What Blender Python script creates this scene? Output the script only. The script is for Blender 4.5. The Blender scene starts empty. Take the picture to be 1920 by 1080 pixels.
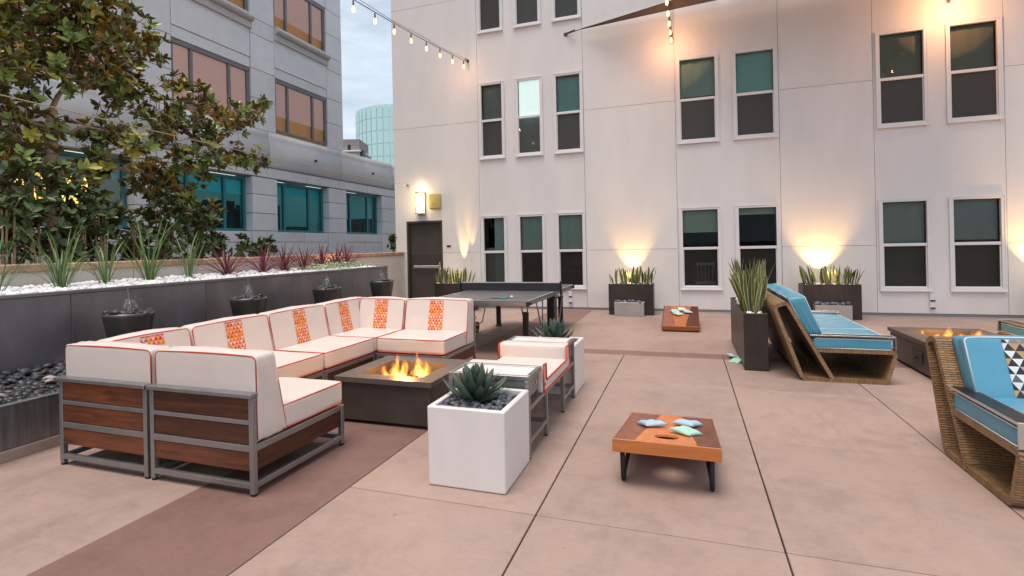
import bpy, bmesh, math, random
from mathutils import Vector, Matrix, Euler, noise

# ------------------------------------------------------------------ camera, world, sun, exposure
S = bpy.context.scene
C = S.collection
cam_d = bpy.data.cameras.new('camera')
cam = bpy.data.objects.new('camera', cam_d); C.objects.link(cam)
cam_d.sensor_width = 36.0
cam_d.lens = 971.6/1920*36.0
cam_d.shift_y = -78.4/1920
cam_d.clip_start = 0.05; cam_d.clip_end = 2000
YAW, ROLL = 0.3242, -0.02113
_r = Vector((math.cos(YAW), math.sin(YAW), 0)); _f = Vector((-math.sin(YAW), math.cos(YAW), 0)); _u = Vector((0, 0, 1))
_r2 = math.cos(ROLL)*_r + math.sin(ROLL)*_u; _u2 = math.cos(ROLL)*_u - math.sin(ROLL)*_r
cam.matrix_world = Matrix(((_r2.x, _u2.x, -_f.x, 0), (_r2.y, _u2.y, -_f.y, 0), (_r2.z, _u2.z, -_f.z, 1.5), (0, 0, 0, 1)))
S.camera = cam

SUN_EL, SUN_AZ = math.radians(74), math.radians(200)      # azimuth: clockwise from +Y
W = bpy.data.worlds.new('World'); S.world = W; W.use_nodes = True
wn = W.node_tree.nodes; wl = W.node_tree.links; wn.clear()
w_out = wn.new('ShaderNodeOutputWorld'); w_bg = wn.new('ShaderNodeBackground')
w_sky = wn.new('ShaderNodeTexSky'); w_sky.sky_type = 'NISHITA'; w_sky.sun_disc = False
w_sky.sun_elevation = SUN_EL; w_sky.sun_rotation = SUN_AZ
w_sky.air_density = 1.0; w_sky.dust_density = 1.6; w_sky.ozone_density = 1.0
w_tc = wn.new('ShaderNodeTexCoord'); w_map = wn.new('ShaderNodeMapping')
w_map.inputs['Scale'].default_value = (1.2, 1.2, 4.6)
w_n = wn.new('ShaderNodeTexNoise'); w_n.inputs['Scale'].default_value = 3.4; w_n.inputs['Detail'].default_value = 9; w_n.inputs['Roughness'].default_value = .58
w_r = wn.new('ShaderNodeValToRGB'); w_r.color_ramp.elements[0].position = .33; w_r.color_ramp.elements[1].position = .62
w_r.color_ramp.elements[0].color = (.60, .60, .60, 1); w_r.color_ramp.elements[1].color = (1, 1, 1, 1)
w_mix = wn.new('ShaderNodeMixRGB'); w_mix.inputs[2].default_value = (7.9, 9.0, 10.2, 1)     # thin bright overcast
wl.new(w_tc.outputs['Generated'], w_map.inputs['Vector']); wl.new(w_map.outputs[0], w_n.inputs['Vector'])
wl.new(w_n.outputs['Fac'], w_r.inputs[0]); wl.new(w_r.outputs[0], w_mix.inputs[0]); wl.new(w_sky.outputs[0], w_mix.inputs[1])
wl.new(w_mix.outputs[0], w_bg.inputs['Color']); w_bg.inputs['Strength'].default_value = 0.092
wl.new(w_bg.outputs[0], w_out.inputs[0])

sun_d = bpy.data.lights.new('sun', 'SUN'); sun_d.energy = 2.5; sun_d.angle = math.radians(30); sun_d.color = (1, .88, .77)
sun = bpy.data.objects.new('sun', sun_d); C.objects.link(sun)
_sd = Vector((math.sin(SUN_AZ)*math.cos(SUN_EL), math.cos(SUN_AZ)*math.cos(SUN_EL), math.sin(SUN_EL)))
sun.rotation_euler = _sd.to_track_quat('Z', 'Y').to_euler(); sun.location = (0, 0, 30)

S.view_settings.view_transform = 'Standard'; S.view_settings.look = 'None'
S.view_settings.exposure = 0.19; S.view_settings.gamma = 1.0; S.view_settings.use_curve_mapping = False
S.render.engine = 'CYCLES'
S.cycles.max_bounces = 8; S.cycles.diffuse_bounces = 4; S.cycles.glossy_bounces = 4; S.cycles.transparent_max_bounces = 24
S.cycles.transmission_bounces = 4; S.cycles.sample_clamp_indirect = 6.0; S.cycles.use_denoising = True
S.cycles.volume_step_rate = .35; S.cycles.volume_max_steps = 256
S.cycles.caustics_reflective = False; S.cycles.caustics_refractive = False

R = random.Random(7)
PI = math.pi

# ------------------------------------------------------------------ mesh builder
class MB:
    def __init__(self):
        self.v = []; self.f = []; self.m = []; self.sm = []; self.uv = {}; self.X = None
    def pt(self, p):
        p = Vector(p)
        if self.X is not None: p = self.X @ p
        self.v.append(p); return len(self.v)-1
    def face(self, idx, mi=0, smooth=False, uv=None):
        self.f.append(tuple(idx)); self.m.append(mi); self.sm.append(smooth)
        if uv is not None: self.uv[len(self.f)-1] = uv
    def quad(self, pts, mi=0, uv=None, smooth=False):
        self.face([self.pt(p) for p in pts], mi, smooth, uv)
    def box(self, x0, x1, y0, y1, z0, z1, c=0.0, mi=0):
        lo = (min(x0, x1), min(y0, y1), min(z0, z1)); hi = (max(x0, x1), max(y0, y1), max(z0, z1))
        if c <= 0:
            i = [self.pt((hi[0] if k & 1 else lo[0], hi[1] if k & 2 else lo[1], hi[2] if k & 4 else lo[2])) for k in range(8)]
            for q in ((0, 2, 3, 1), (4, 5, 7, 6), (0, 1, 5, 4), (2, 6, 7, 3), (0, 4, 6, 2), (1, 3, 7, 5)):
                self.face([i[k] for k in q], mi)
            return
        c = min(c, .49*min(hi[k]-lo[k] for k in range(3)))
        V = {}
        for k in range(8):
            s = (k & 1, k >> 1 & 1, k >> 2 & 1)
            for a in range(3):
                V[k, a] = self.pt([(hi[b] if s[b] else lo[b]) if a == b else ((hi[b]-c) if s[b] else (lo[b]+c)) for b in range(3)])
        for a in range(3):
            b, d = [(1, 2), (2, 0), (0, 1)][a]
            for s in (0, 1):
                ks = [s << a | p << b | q << d for p, q in ((0, 0), (1, 0), (1, 1), (0, 1))]
                if not s: ks.reverse()
                self.face([V[k, a] for k in ks], mi)
        for e in range(3):                        # edges running along axis e
            a, b = [(1, 2), (2, 0), (0, 1)][e]
            for sa in (0, 1):
                for sb in (0, 1):
                    k0 = sa << a | sb << b; k1 = k0 | 1 << e
                    q = [V[k0, a], V[k1, a], V[k1, b], V[k0, b]]
                    if sa ^ sb ^ 1: q.reverse()
                    self.face(q, mi)
        for k in range(8):
            t = [V[k, 0], V[k, 1], V[k, 2]]
            if bin(k).count('1') % 2 == 0: t.reverse()
            self.face(t, mi)
    def tube(self, pts, r, seg=8, mi=0, caps=True, closed=False):
        pts = [Vector(p) for p in pts]; n = len(pts)
        rr = r if isinstance(r, (list, tuple)) else [r]*n
        rings = []; up = None
        for i, p in enumerate(pts):
            a = pts[i-1] if i else (pts[-1] if closed else p); b = pts[i+1] if i < n-1 else (pts[0] if closed else p)
            t = (b-a)
            t = t.normalized() if t.length > 1e-9 else Vector((0, 0, 1))
            if up is None:
                up = Vector((0, 0, 1)) if abs(t.z) < .9 else Vector((1, 0, 0))
            s = t.cross(up)
            if s.length < 1e-6: s = t.cross(Vector((0, 1, 0.01)))
            s.normalize(); up = s.cross(t).normalized()
            rings.append([self.pt(p + rr[i]*(math.cos(2*PI*k/seg)*s + math.sin(2*PI*k/seg)*up)) for k in range(seg)])
        m = n if closed else n-1
        for i in range(m):
            A, B = rings[i], rings[(i+1) % n]
            for k in range(seg):
                self.face((A[k], A[(k+1) % seg], B[(k+1) % seg], B[k]), mi, True)
        if caps and not closed:
            self.face(list(reversed(rings[0])), mi); self.face(rings[-1], mi)
    def lathe(self, prof, seg=24, center=(0, 0, 0), mi=0, cap0=False, cap1=False, smooth=True):
        cx, cy, cz = center; rings = []
        for r, z in prof:
            rings.append([self.pt((cx+r*math.cos(2*PI*k/seg), cy+r*math.sin(2*PI*k/seg), cz+z)) for k in range(seg)])
        for A, B in zip(rings, rings[1:]):
            for k in range(seg):
                self.face((A[k], A[(k+1) % seg], B[(k+1) % seg], B[k]), mi, smooth)
        if cap0: self.face(list(reversed(rings[0])), mi)
        if cap1: self.face(rings[-1], mi)
    def prism(self, poly, axis, a0, a1, mi=0):
        """poly: 2-D outline; axis 0/1/2 is the extrusion axis (the other two in cyclic order)"""
        b, d = [(1, 2), (2, 0), (0, 1)][axis]
        def P(q, a):
            p = [0, 0, 0]; p[axis] = a; p[b] = q[0]; p[d] = q[1]; return p
        A = [self.pt(P(q, a0)) for q in poly]; B = [self.pt(P(q, a1)) for q in poly]; n = len(poly)
        self.face(list(reversed(A)), mi); self.face(B, mi)
        for k in range(n): self.face((A[k], A[(k+1) % n], B[(k+1) % n], B[k]), mi)
    def beam(self, p0, p1, w, h, c=0.0, mi=0):
        p0 = Vector(p0); p1 = Vector(p1); d = p1-p0; L = d.length
        q = d.to_track_quat('X', 'Z').to_matrix().to_4x4()
        old = self.X; M4 = Matrix.Translation(p0) @ q
        self.X = M4 if old is None else old @ M4
        self.box(0, L, -w/2, w/2, -h/2, h/2, c, mi); self.X = old
    def rbox(self, lo, hi, r, n=6, bulge=(0, 0, 0), warp=None, mi=0, wob=0.0, seed=0):
        """rounded, slightly inflated box; warp(p) -> p bends it"""
        lo = Vector(lo); hi = Vector(hi); c = (lo+hi)/2; h = (hi-lo)/2; cache = {}
        ts = sorted(set([-1.0, 1.0] + [-1+2*k/n for k in range(n+1)]))
        def grid(hh):
            e = min(r/hh, .6); g = [-1, -1+e*.3, -1+e]; inner = [(-1+e)+(2-2*e)*k/n for k in range(1, n)]
            return g+inner+[1-e, 1-e*.3, 1]
        gs = [grid(h[k]) for k in range(3)]
        def vert(p):
            key = (round(p[0], 5), round(p[1], 5), round(p[2], 5))
            if key in cache: return cache[key]
            q = Vector((p[0]*h[0], p[1]*h[1], p[2]*h[2]))
            core = Vector([max(-(h[k]-r), min(h[k]-r, q[k])) for k in range(3)])
            d = q-core
            if d.length > 1e-9:
                q = core + d.normalized()*r
            for k in range(3):
                if bulge[k]:
                    a, b = (k+1) % 3, (k+2) % 3
                    q[k] += bulge[k]*(1 if p[k] > 0 else -1)*abs(p[k])**3*(1-p[a]**2)*(1-p[b]**2)
            if wob: q += Vector((0, 0, 0)) + (noise.noise_vector((q+c)*4.2+Vector((seed*3.7, seed, 0)))*wob)
            q += c
            if warp: q = Vector(warp(q))
            cache[key] = self.pt(q); return cache[key]
        for a in range(3):
            b, d = (a+1) % 3, (a+2) % 3
            for s in (-1, 1):
                for i in range(len(gs[b])-1):
                    for j in range(len(gs[d])-1):
                        q = []
                        for (u, w) in ((i, j), (i+1, j), (i+1, j+1), (i, j+1)):
                            p = [0, 0, 0]; p[a] = s; p[b] = gs[b][u]; p[d] = gs[d][w]; q.append(vert(p))
                        if s < 0: q.reverse()
                        if len(set(q)) > 2: self.face([x for k, x in enumerate(q) if x not in q[:k]], mi, True)
    def mesh(self, name, mats, fix=False):
        me = bpy.data.meshes.new(name)
        me.from_pydata([tuple(p) for p in self.v], [], self.f)
        for m in mats: me.materials.append(m)
        me.polygons.foreach_set('material_index', self.m)
        me.polygons.foreach_set('use_smooth', self.sm)
        if self.uv:
            ul = me.uv_layers.new(name='UVMap')
            for p in me.polygons:
                u = self.uv.get(p.index)
                if u:
                    for k, li in enumerate(p.loop_indices): ul.data[li].uv = u[k % len(u)]
        if fix:
            b = bmesh.new(); b.from_mesh(me); bmesh.ops.recalc_face_normals(b, faces=b.faces[:]); b.to_mesh(me); b.free()
        me.update(); return me

def obj(name, mb, mat, parent=None, loc=None, fix=False):
    mats = mat if isinstance(mat, (list, tuple)) else [mat]
    me = mb.mesh(name, mats, fix) if isinstance(mb, MB) else mb
    o = bpy.data.objects.new(name, me); C.objects.link(o)
    if parent is not None: o.parent = parent
    if loc is not None: o.location = loc
    return o
def tag(o, label=None, cat=None, group=None, kind=None):
    if label: o['label'] = label
    if cat: o['category'] = cat
    if group: o['group'] = group
    if kind: o['kind'] = kind
    return o
def thing(name, label, cat, loc=(0, 0, 0), rz=0.0, group=None):
    o = bpy.data.objects.new(name, None); C.objects.link(o)
    o.location = loc; o.rotation_euler = (0, 0, rz); o.empty_display_size = .1
    return tag(o, label, cat, group)
def dup(root, loc, rz=0.0, label=None):
    def cp(o, par):
        c = o.copy(); C.objects.link(c); c.parent = par
        for ch in o.children: cp(ch, c)
        return c
    r = cp(root, None); r.location = loc; r.rotation_euler = (0, 0, rz)
    if label: r['label'] = label
    return r
def place(name, me, parent, loc, rot=(0, 0, 0), sc=(1, 1, 1)):
    o = bpy.data.objects.new(name, me); C.objects.link(o); o.parent = parent
    o.location = loc; o.rotation_euler = rot; o.scale = sc; return o

# ------------------------------------------------------------------ materials
def newmat(name):
    m = bpy.data.materials.new(name); m.use_nodes = True
    nt = m.node_tree; return m, nt, nt.nodes['Principled BSDF']
def nd(nt, t, **kw):
    n = nt.nodes.new(t)
    for k, v in kw.items(): setattr(n, k, v)
    return n
def math_n(nt, op, a, b=None):
    n = nd(nt, 'ShaderNodeMath', operation=op)
    for k, x in enumerate((a, b)):
        if x is None: continue
        if isinstance(x, (int, float)): n.inputs[k].default_value = x
        else: nt.links.new(x, n.inputs[k])
    return n.outputs[0]
def M(name, base, rough=.6, metal=0.0, var=.12, scale=4.0, stretch=(1, 1, 1), bump=0.0, bscale=60.0, rand=0.0, spec=.5, tint=None, detail=6, coat=0.0, sheen=0.0):
    m, nt, p = newmat(name); L = nt.links
    tc = nd(nt, 'ShaderNodeTexCoord'); mp = nd(nt, 'ShaderNodeMapping'); mp.inputs['Scale'].default_value = stretch
    L.new(tc.outputs['Object'], mp.inputs[0])
    no = nd(nt, 'ShaderNodeTexNoise'); no.inputs['Scale'].default_value = scale; no.inputs['Detail'].default_value = detail; no.inputs['Roughness'].default_value = .62
    oi = nd(nt, 'ShaderNodeObjectInfo')
    off = nd(nt, 'ShaderNodeVectorMath', operation='ADD'); sc_ = nd(nt, 'ShaderNodeVectorMath', operation='SCALE'); 
    cmb = nd(nt, 'ShaderNodeCombineXYZ'); 
    for k in range(3): L.new(oi.outputs['Random'], cmb.inputs[k])
    L.new(cmb.outputs[0], sc_.inputs[0]); sc_.inputs['Scale'].default_value = 37.0
    L.new(mp.outputs[0], off.inputs[0]); L.new(sc_.outputs[0], off.inputs[1]); L.new(off.outputs[0], no.inputs['Vector'])
    cr = nd(nt, 'ShaderNodeValToRGB')
    lo = [max(0, c*(1-var)) for c in base]; hi = [min(1, c*(1+var)) for c in base]
    if tint: lo = list(tint)
    cr.color_ramp.elements[0].position = .3; cr.color_ramp.elements[1].position = .7
    cr.color_ramp.elements[0].color = (*lo, 1); cr.color_ramp.elements[1].color = (*hi, 1)
    L.new(no.outputs['Fac'], cr.inputs[0]); col = cr.outputs[0]
    if rand:
        hv = nd(nt, 'ShaderNodeHueSaturation')
        L.new(math_n(nt, 'ADD', math_n(nt, 'MULTIPLY', oi.outputs['Random'], 2*rand), 1-rand), hv.inputs['Value']); L.new(col, hv.inputs['Color']); col = hv.outputs[0]
    L.new(col, p.inputs['Base Color'])
    rr = nd(nt, 'ShaderNodeMapRange'); rr.inputs['To Min'].default_value = max(.02, rough-.08); rr.inputs['To Max'].default_value = min(1, rough+.08)
    L.new(no.outputs['Fac'], rr.inputs[0]); L.new(rr.outputs[0], p.inputs['Roughness'])
    p.inputs['Metallic'].default_value = metal; p.inputs['Specular IOR Level'].default_value = spec
    if coat: p.inputs['Coat Weight'].default_value = coat; p.inputs['Coat Roughness'].default_value = .15
    if sheen: p.inputs['Sheen Weight'].default_value = sheen
    if bump:
        n2 = nd(nt, 'ShaderNodeTexNoise'); n2.inputs['Scale'].default_value = bscale; n2.inputs['Detail'].default_value = 4
        L.new(off.outputs[0], n2.inputs['Vector'])
        bp = nd(nt, 'ShaderNodeBump'); bp.inputs['Strength'].default_value = bump; bp.inputs['Distance'].default_value = .01
        L.new(n2.outputs['Fac'], bp.inputs['Height']); L.new(bp.outputs[0], p.inputs['Normal'])
    return m

def concrete(name, base, stain):
    m, nt, p = newmat(name); L = nt.links
    tc = nd(nt, 'ShaderNodeTexCoord')
    def noi(s, d=6, rg=.6, st=(1, 1, 1)):
        mp = nd(nt, 'ShaderNodeMapping'); mp.inputs['Scale'].default_value = st; L.new(tc.outputs['Object'], mp.inputs[0])
        n = nd(nt, 'ShaderNodeTexNoise'); n.inputs['Scale'].default_value = s; n.inputs['Detail'].default_value = d; n.inputs['Roughness'].default_value = rg
        L.new(mp.outputs[0], n.inputs['Vector']); return n.outputs['Fac']
    a = noi(1.1, 8, .62); b = noi(5.5, 8, .7); c = noi(70, 3, .6); e = noi(1.9, 6, .7, (1.6, .5, 1))
    cr = nd(nt, 'ShaderNodeValToRGB'); cr.color_ramp.elements[0].position = .30; cr.color_ramp.elements[1].position = .72
    cr.color_ramp.elements[0].color = (*[x*.70 for x in base], 1); cr.color_ramp.elements[1].color = (*[min(1, x*1.13) for x in base], 1)
    el = cr.color_ramp.elements.new(.5); el.color = (*base, 1)
    L.new(math_n(nt, 'ADD', math_n(nt, 'MULTIPLY', a, .55), math_n(nt, 'MULTIPLY', b, .45)), cr.inputs[0])
    mx = nd(nt, 'ShaderNodeMixRGB'); r2 = nd(nt, 'ShaderNodeValToRGB'); r2.color_ramp.elements[0].position = .56; r2.color_ramp.elements[1].position = .72
    L.new(e, r2.inputs[0]); L.new(math_n(nt, 'MULTIPLY', r2.outputs[0], .6), mx.inputs[0]); L.new(cr.outputs[0], mx.inputs[1]); mx.inputs[2].default_value = (*stain, 1)
    sp = nd(nt, 'ShaderNodeTexVoronoi'); sp.inputs['Scale'].default_value = 9; L.new(tc.outputs['Object'], sp.inputs['Vector'])
    r3 = nd(nt, 'ShaderNodeValToRGB'); r3.color_ramp.elements[0].position = .02; r3.color_ramp.elements[1].position = .075
    r3.color_ramp.elements[0].color = (.6, .56, .55, 1); r3.color_ramp.elements[1].color = (1, 1, 1, 1)
    L.new(sp.outputs['Distance'], r3.inputs[0])
    m2 = nd(nt, 'ShaderNodeMixRGB', blend_type='MULTIPLY'); m2.inputs[0].default_value = .6; L.new(mx.outputs[0], m2.inputs[1]); L.new(r3.outputs[0], m2.inputs[2])
    oi = nd(nt, 'ShaderNodeObjectInfo'); hv = nd(nt, 'ShaderNodeHueSaturation')
    f1 = noi(26, 5, .7, (.6, 1.3, 1)); f2 = noi(160, 3, .7)
    grain = math_n(nt, 'ADD', math_n(nt, 'ADD', math_n(nt, 'MULTIPLY', f1, .30), math_n(nt, 'MULTIPLY', f2, .22)), .70)
    cv = nd(nt, 'ShaderNodeTexVoronoi', feature='DISTANCE_TO_EDGE'); cv.inputs['Scale'].default_value = .55
    wp_ = nd(nt, 'ShaderNodeVectorMath', operation='ADD'); nv = nd(nt, 'ShaderNodeTexNoise'); nv.inputs['Scale'].default_value = 1.7; nv.inputs['Detail'].default_value = 6; L.new(tc.outputs['Object'], nv.inputs['Vector'])
    L.new(tc.outputs['Object'], wp_.inputs[0]); L.new(nv.outputs['Color'], wp_.inputs[1]); L.new(wp_.outputs[0], cv.inputs['Vector'])
    ck = nd(nt, 'ShaderNodeMapRange'); ck.inputs['From Max'].default_value = .0022; L.new(cv.outputs['Distance'], ck.inputs[0])
    brk = math_n(nt, 'GREATER_THAN', noi(.8, 2, .5), .54)
    crack = math_n(nt, 'SUBTRACT', 1.0, math_n(nt, 'MULTIPLY', math_n(nt, 'MULTIPLY', math_n(nt, 'SUBTRACT', 1.0, ck.outputs[0]), brk), .35))
    L.new(math_n(nt, 'MULTIPLY', math_n(nt, 'MULTIPLY', math_n(nt, 'ADD', math_n(nt, 'MULTIPLY', oi.outputs['Random'], .12), .94), math_n(nt, 'ADD', math_n(nt, 'MULTIPLY', math_n(nt, 'SUBTRACT', grain, .96), 1.0), 1.0)), crack), hv.inputs['Value']); L.new(m2.outputs[0], hv.inputs['Color'])
    L.new(hv.outputs[0], p.inputs['Base Color'])
    mr = nd(nt, 'ShaderNodeMapRange'); mr.inputs['To Min'].default_value = .42; mr.inputs['To Max'].default_value = .68; L.new(b, mr.inputs[0]); L.new(mr.outputs[0], p.inputs['Roughness'])
    bp = nd(nt, 'ShaderNodeBump'); bp.inputs['Strength'].default_value = .18; bp.inputs['Distance'].default_value = .004
    L.new(math_n(nt, 'ADD', math_n(nt, 'MULTIPLY', c, .5), b), bp.inputs['Height']); L.new(bp.outputs[0], p.inputs['Normal'])
    return m

def wood(name, dark, light, axis=0, rough=.4):
    st = [14, 14, 14]; st[axis] = 1.1
    m, nt, p = newmat(name); L = nt.links
    tc = nd(nt, 'ShaderNodeTexCoord'); mp = nd(nt, 'ShaderNodeMapping'); mp.inputs['Scale'].default_value = st; L.new(tc.outputs['Object'], mp.inputs[0])
    oi = nd(nt, 'ShaderNodeObjectInfo'); ad = nd(nt, 'ShaderNodeVectorMath', operation='ADD'); L.new(mp.outputs[0], ad.inputs[0])
    cmb = nd(nt, 'ShaderNodeCombineXYZ')
    for k in range(3): L.new(math_n(nt, 'MULTIPLY', oi.outputs['Random'], 53.0), cmb.inputs[k])
    L.new(cmb.outputs[0], ad.inputs[1])
    n = nd(nt, 'ShaderNodeTexNoise'); n.inputs['Scale'].default_value = 2.2; n.inputs['Detail'].default_value = 8; n.inputs['Roughness'].default_value = .68; n.inputs['Distortion'].default_value = .5
    L.new(ad.outputs[0], n.inputs['Vector'])
    cr = nd(nt, 'ShaderNodeValToRGB'); cr.color_ramp.elements[0].position = .32; cr.color_ramp.elements[1].position = .68
    cr.color_ramp.elements[0].color = (*dark, 1); cr.color_ramp.elements[1].color = (*light, 1); L.new(n.outputs['Fac'], cr.inputs[0])
    hv = nd(nt, 'ShaderNodeHueSaturation'); L.new(math_n(nt, 'ADD', math_n(nt, 'MULTIPLY', oi.outputs['Random'], .9), .5), hv.inputs['Value']); L.new(cr.outputs[0], hv.inputs['Color'])
    L.new(hv.outputs[0], p.inputs['Base Color']); p.inputs['Roughness'].default_value = rough
    bp = nd(nt, 'ShaderNodeBump'); bp.inputs['Strength'].default_value = .12; bp.inputs['Distance'].default_value = .003; L.new(n.outputs['Fac'], bp.inputs['Height']); L.new(bp.outputs[0], p.inputs['Normal'])
    return m

def tri_print(name, cols, n=1.0):
    """printed cloth of triangles meeting in stars; UV in cells"""
    m, nt, p = newmat(name); L = nt.links
    uv = nd(nt, 'ShaderNodeUVMap'); sx = nd(nt, 'ShaderNodeSeparateXYZ'); L.new(uv.outputs[0], sx.inputs[0])
    # equilateral lattice: three families of lines
    a = math_n(nt, 'MULTIPLY', sx.outputs[1], n*1.1547)
    b = math_n(nt, 'SUBTRACT', math_n(nt, 'MULTIPLY', sx.outputs[0], n), math_n(nt, 'MULTIPLY', a, .5))
    fa = math_n(nt, 'FLOOR', a); fb = math_n(nt, 'FLOOR', b)
    up = math_n(nt, 'GREATER_THAN', math_n(nt, 'ADD', math_n(nt, 'FRACT', a), math_n(nt, 'FRACT', b)), 1.0)
    cb = nd(nt, 'ShaderNodeCombineXYZ'); L.new(fa, cb.inputs[0]); L.new(fb, cb.inputs[1]); L.new(up, cb.inputs[2])
    wnz = nd(nt, 'ShaderNodeTexWhiteNoise', noise_dimensions='3D'); L.new(cb.outputs[0], wnz.inputs['Vector'])
    cr = nd(nt, 'ShaderNodeValToRGB'); cr.color_ramp.interpolation = 'CONSTANT'
    for k, c in enumerate(cols):
        if k < 2: e = cr.color_ramp.elements[k]; e.position = k/len(cols)
        else: e = cr.color_ramp.elements.new(k/len(cols))
        e.color = (*c, 1)
    L.new(math_n(nt, 'ADD', math_n(nt, 'MULTIPLY', wnz.outputs['Value'], .499), math_n(nt, 'MULTIPLY', up, .5)), cr.inputs[0]); L.new(cr.outputs[0], p.inputs['Base Color']); p.inputs['Roughness'].default_value = .75
    return m

def wicker(name):
    m, nt, p = newmat(name); L = nt.links
    uv = nd(nt, 'ShaderNodeUVMap'); sx = nd(nt, 'ShaderNodeSeparateXYZ'); L.new(uv.outputs[0], sx.inputs[0])
    nz = nd(nt, 'ShaderNodeTexNoise'); nz.inputs['Scale'].default_value = 14; nz.inputs['Detail'].default_value = 2; L.new(uv.outputs[0], nz.inputs['Vector'])
    u = math_n(nt, 'DIVIDE', math_n(nt, 'ADD', sx.outputs[0], math_n(nt, 'MULTIPLY', nz.outputs['Fac'], .012)), .0165)
    row = math_n(nt, 'FLOOR', u)
    v = math_n(nt, 'ADD', math_n(nt, 'DIVIDE', sx.outputs[1], .075), math_n(nt, 'MULTIPLY', row, .5))
    strand = math_n(nt, 'ABSOLUTE', math_n(nt, 'SINE', math_n(nt, 'MULTIPLY', u, PI)))
    wav = math_n(nt, 'ABSOLUTE', math_n(nt, 'SINE', math_n(nt, 'MULTIPLY', v, PI)))
    h = math_n(nt, 'MULTIPLY', math_n(nt, 'POWER', strand, .6), math_n(nt, 'ADD', math_n(nt, 'MULTIPLY', math_n(nt, 'POWER', wav, .5), .75), .25))
    cb = nd(nt, 'ShaderNodeCombineXYZ'); L.new(row, cb.inputs[0]); L.new(math_n(nt, 'FLOOR', v), cb.inputs[1])
    wnz = nd(nt, 'ShaderNodeTexWhiteNoise', noise_dimensions='3D'); L.new(cb.outputs[0], wnz.inputs['Vector'])
    cr = nd(nt, 'ShaderNodeValToRGB'); e = cr.color_ramp.elements
    e[0].position = 0; e[0].color = (.17, .095, .042, 1); e[1].position = 1; e[1].color = (.46, .28, .135, 1)
    x = e.new(.5); x.color = (.30, .175, .080, 1)
    lf = nd(nt, 'ShaderNodeTexNoise'); lf.inputs['Scale'].default_value = 9; lf.inputs['Detail'].default_value = 5; L.new(uv.outputs[0], lf.inputs['Vector'])
    L.new(math_n(nt, 'ADD', math_n(nt, 'MULTIPLY', wnz.outputs['Value'], .3), math_n(nt, 'MULTIPLY', lf.outputs['Fac'], .7)), cr.inputs[0])
    mx = nd(nt, 'ShaderNodeMixRGB', blend_type='MULTIPLY'); mx.inputs[0].default_value = 1.0; L.new(cr.outputs[0], mx.inputs[1])
    r2 = nd(nt, 'ShaderNodeValToRGB'); r2.color_ramp.elements[0].color = (.10, .08, .06, 1); r2.color_ramp.elements[1].position = .6; r2.color_ramp.elements[1].color = (1, 1, 1, 1); L.new(h, r2.inputs[0]); L.new(r2.outputs[0], mx.inputs[2])
    L.new(mx.outputs[0], p.inputs['Base Color']); p.inputs['Roughness'].default_value = .5
    bp = nd(nt, 'ShaderNodeBump'); bp.inputs['Strength'].default_value = .9; bp.inputs['Distance'].default_value = .006; L.new(h, bp.inputs['Height']); L.new(bp.outputs[0], p.inputs['Normal'])
    return m

def emit(name, col, st):
    m, nt, p = newmat(name); p.inputs['Base Color'].default_value = (*col, 1)
    p.inputs['Emission Color'].default_value = (*col, 1); p.inputs['Emission Strength'].default_value = st; return m

def glass_pane(name, tint=(.62, .72, .68), ior=1.35, rough=.015, screen=0.0, scol=(.1, .1, .1)):
    m, nt, p = newmat(name); L = nt.links; nt.nodes.remove(p); out = nt.nodes['Material Output']
    tr = nd(nt, 'ShaderNodeBsdfTransparent'); tr.inputs[0].default_value = (*tint, 1)
    gl = nd(nt, 'ShaderNodeBsdfGlossy'); gl.inputs['Roughness'].default_value = rough; gl.inputs['Color'].default_value = (.9, .95, .95, 1)
    fr = nd(nt, 'ShaderNodeFresnel'); fr.inputs['IOR'].default_value = ior
    nz = nd(nt, 'ShaderNodeTexNoise'); nz.inputs['Scale'].default_value = 1.6; tc = nd(nt, 'ShaderNodeTexCoord'); L.new(tc.outputs['Object'], nz.inputs['Vector'])
    bp = nd(nt, 'ShaderNodeBump'); bp.inputs['Strength'].default_value = .04; bp.inputs['Distance'].default_value = .05; L.new(nz.outputs['Fac'], bp.inputs['Height']); L.new(bp.outputs[0], gl.inputs['Normal'])
    mx = nd(nt, 'ShaderNodeMixShader'); L.new(fr.outputs[0], mx.inputs[0]); L.new(gl.outputs[0], mx.inputs[2]); L.new(mx.outputs[0], out.inputs[0])
    if screen:      # woven insect screen over the lower sash
        df = nd(nt, 'ShaderNodeBsdfDiffuse'); df.inputs[0].default_value = (*scol, 1); m2 = nd(nt, 'ShaderNodeMixShader'); m2.inputs[0].default_value = screen
        L.new(tr.outputs[0], m2.inputs[1]); L.new(df.outputs[0], m2.inputs[2]); L.new(m2.outputs[0], mx.inputs[1])
    else: L.new(tr.outputs[0], mx.inputs[1])
    return m

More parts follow.
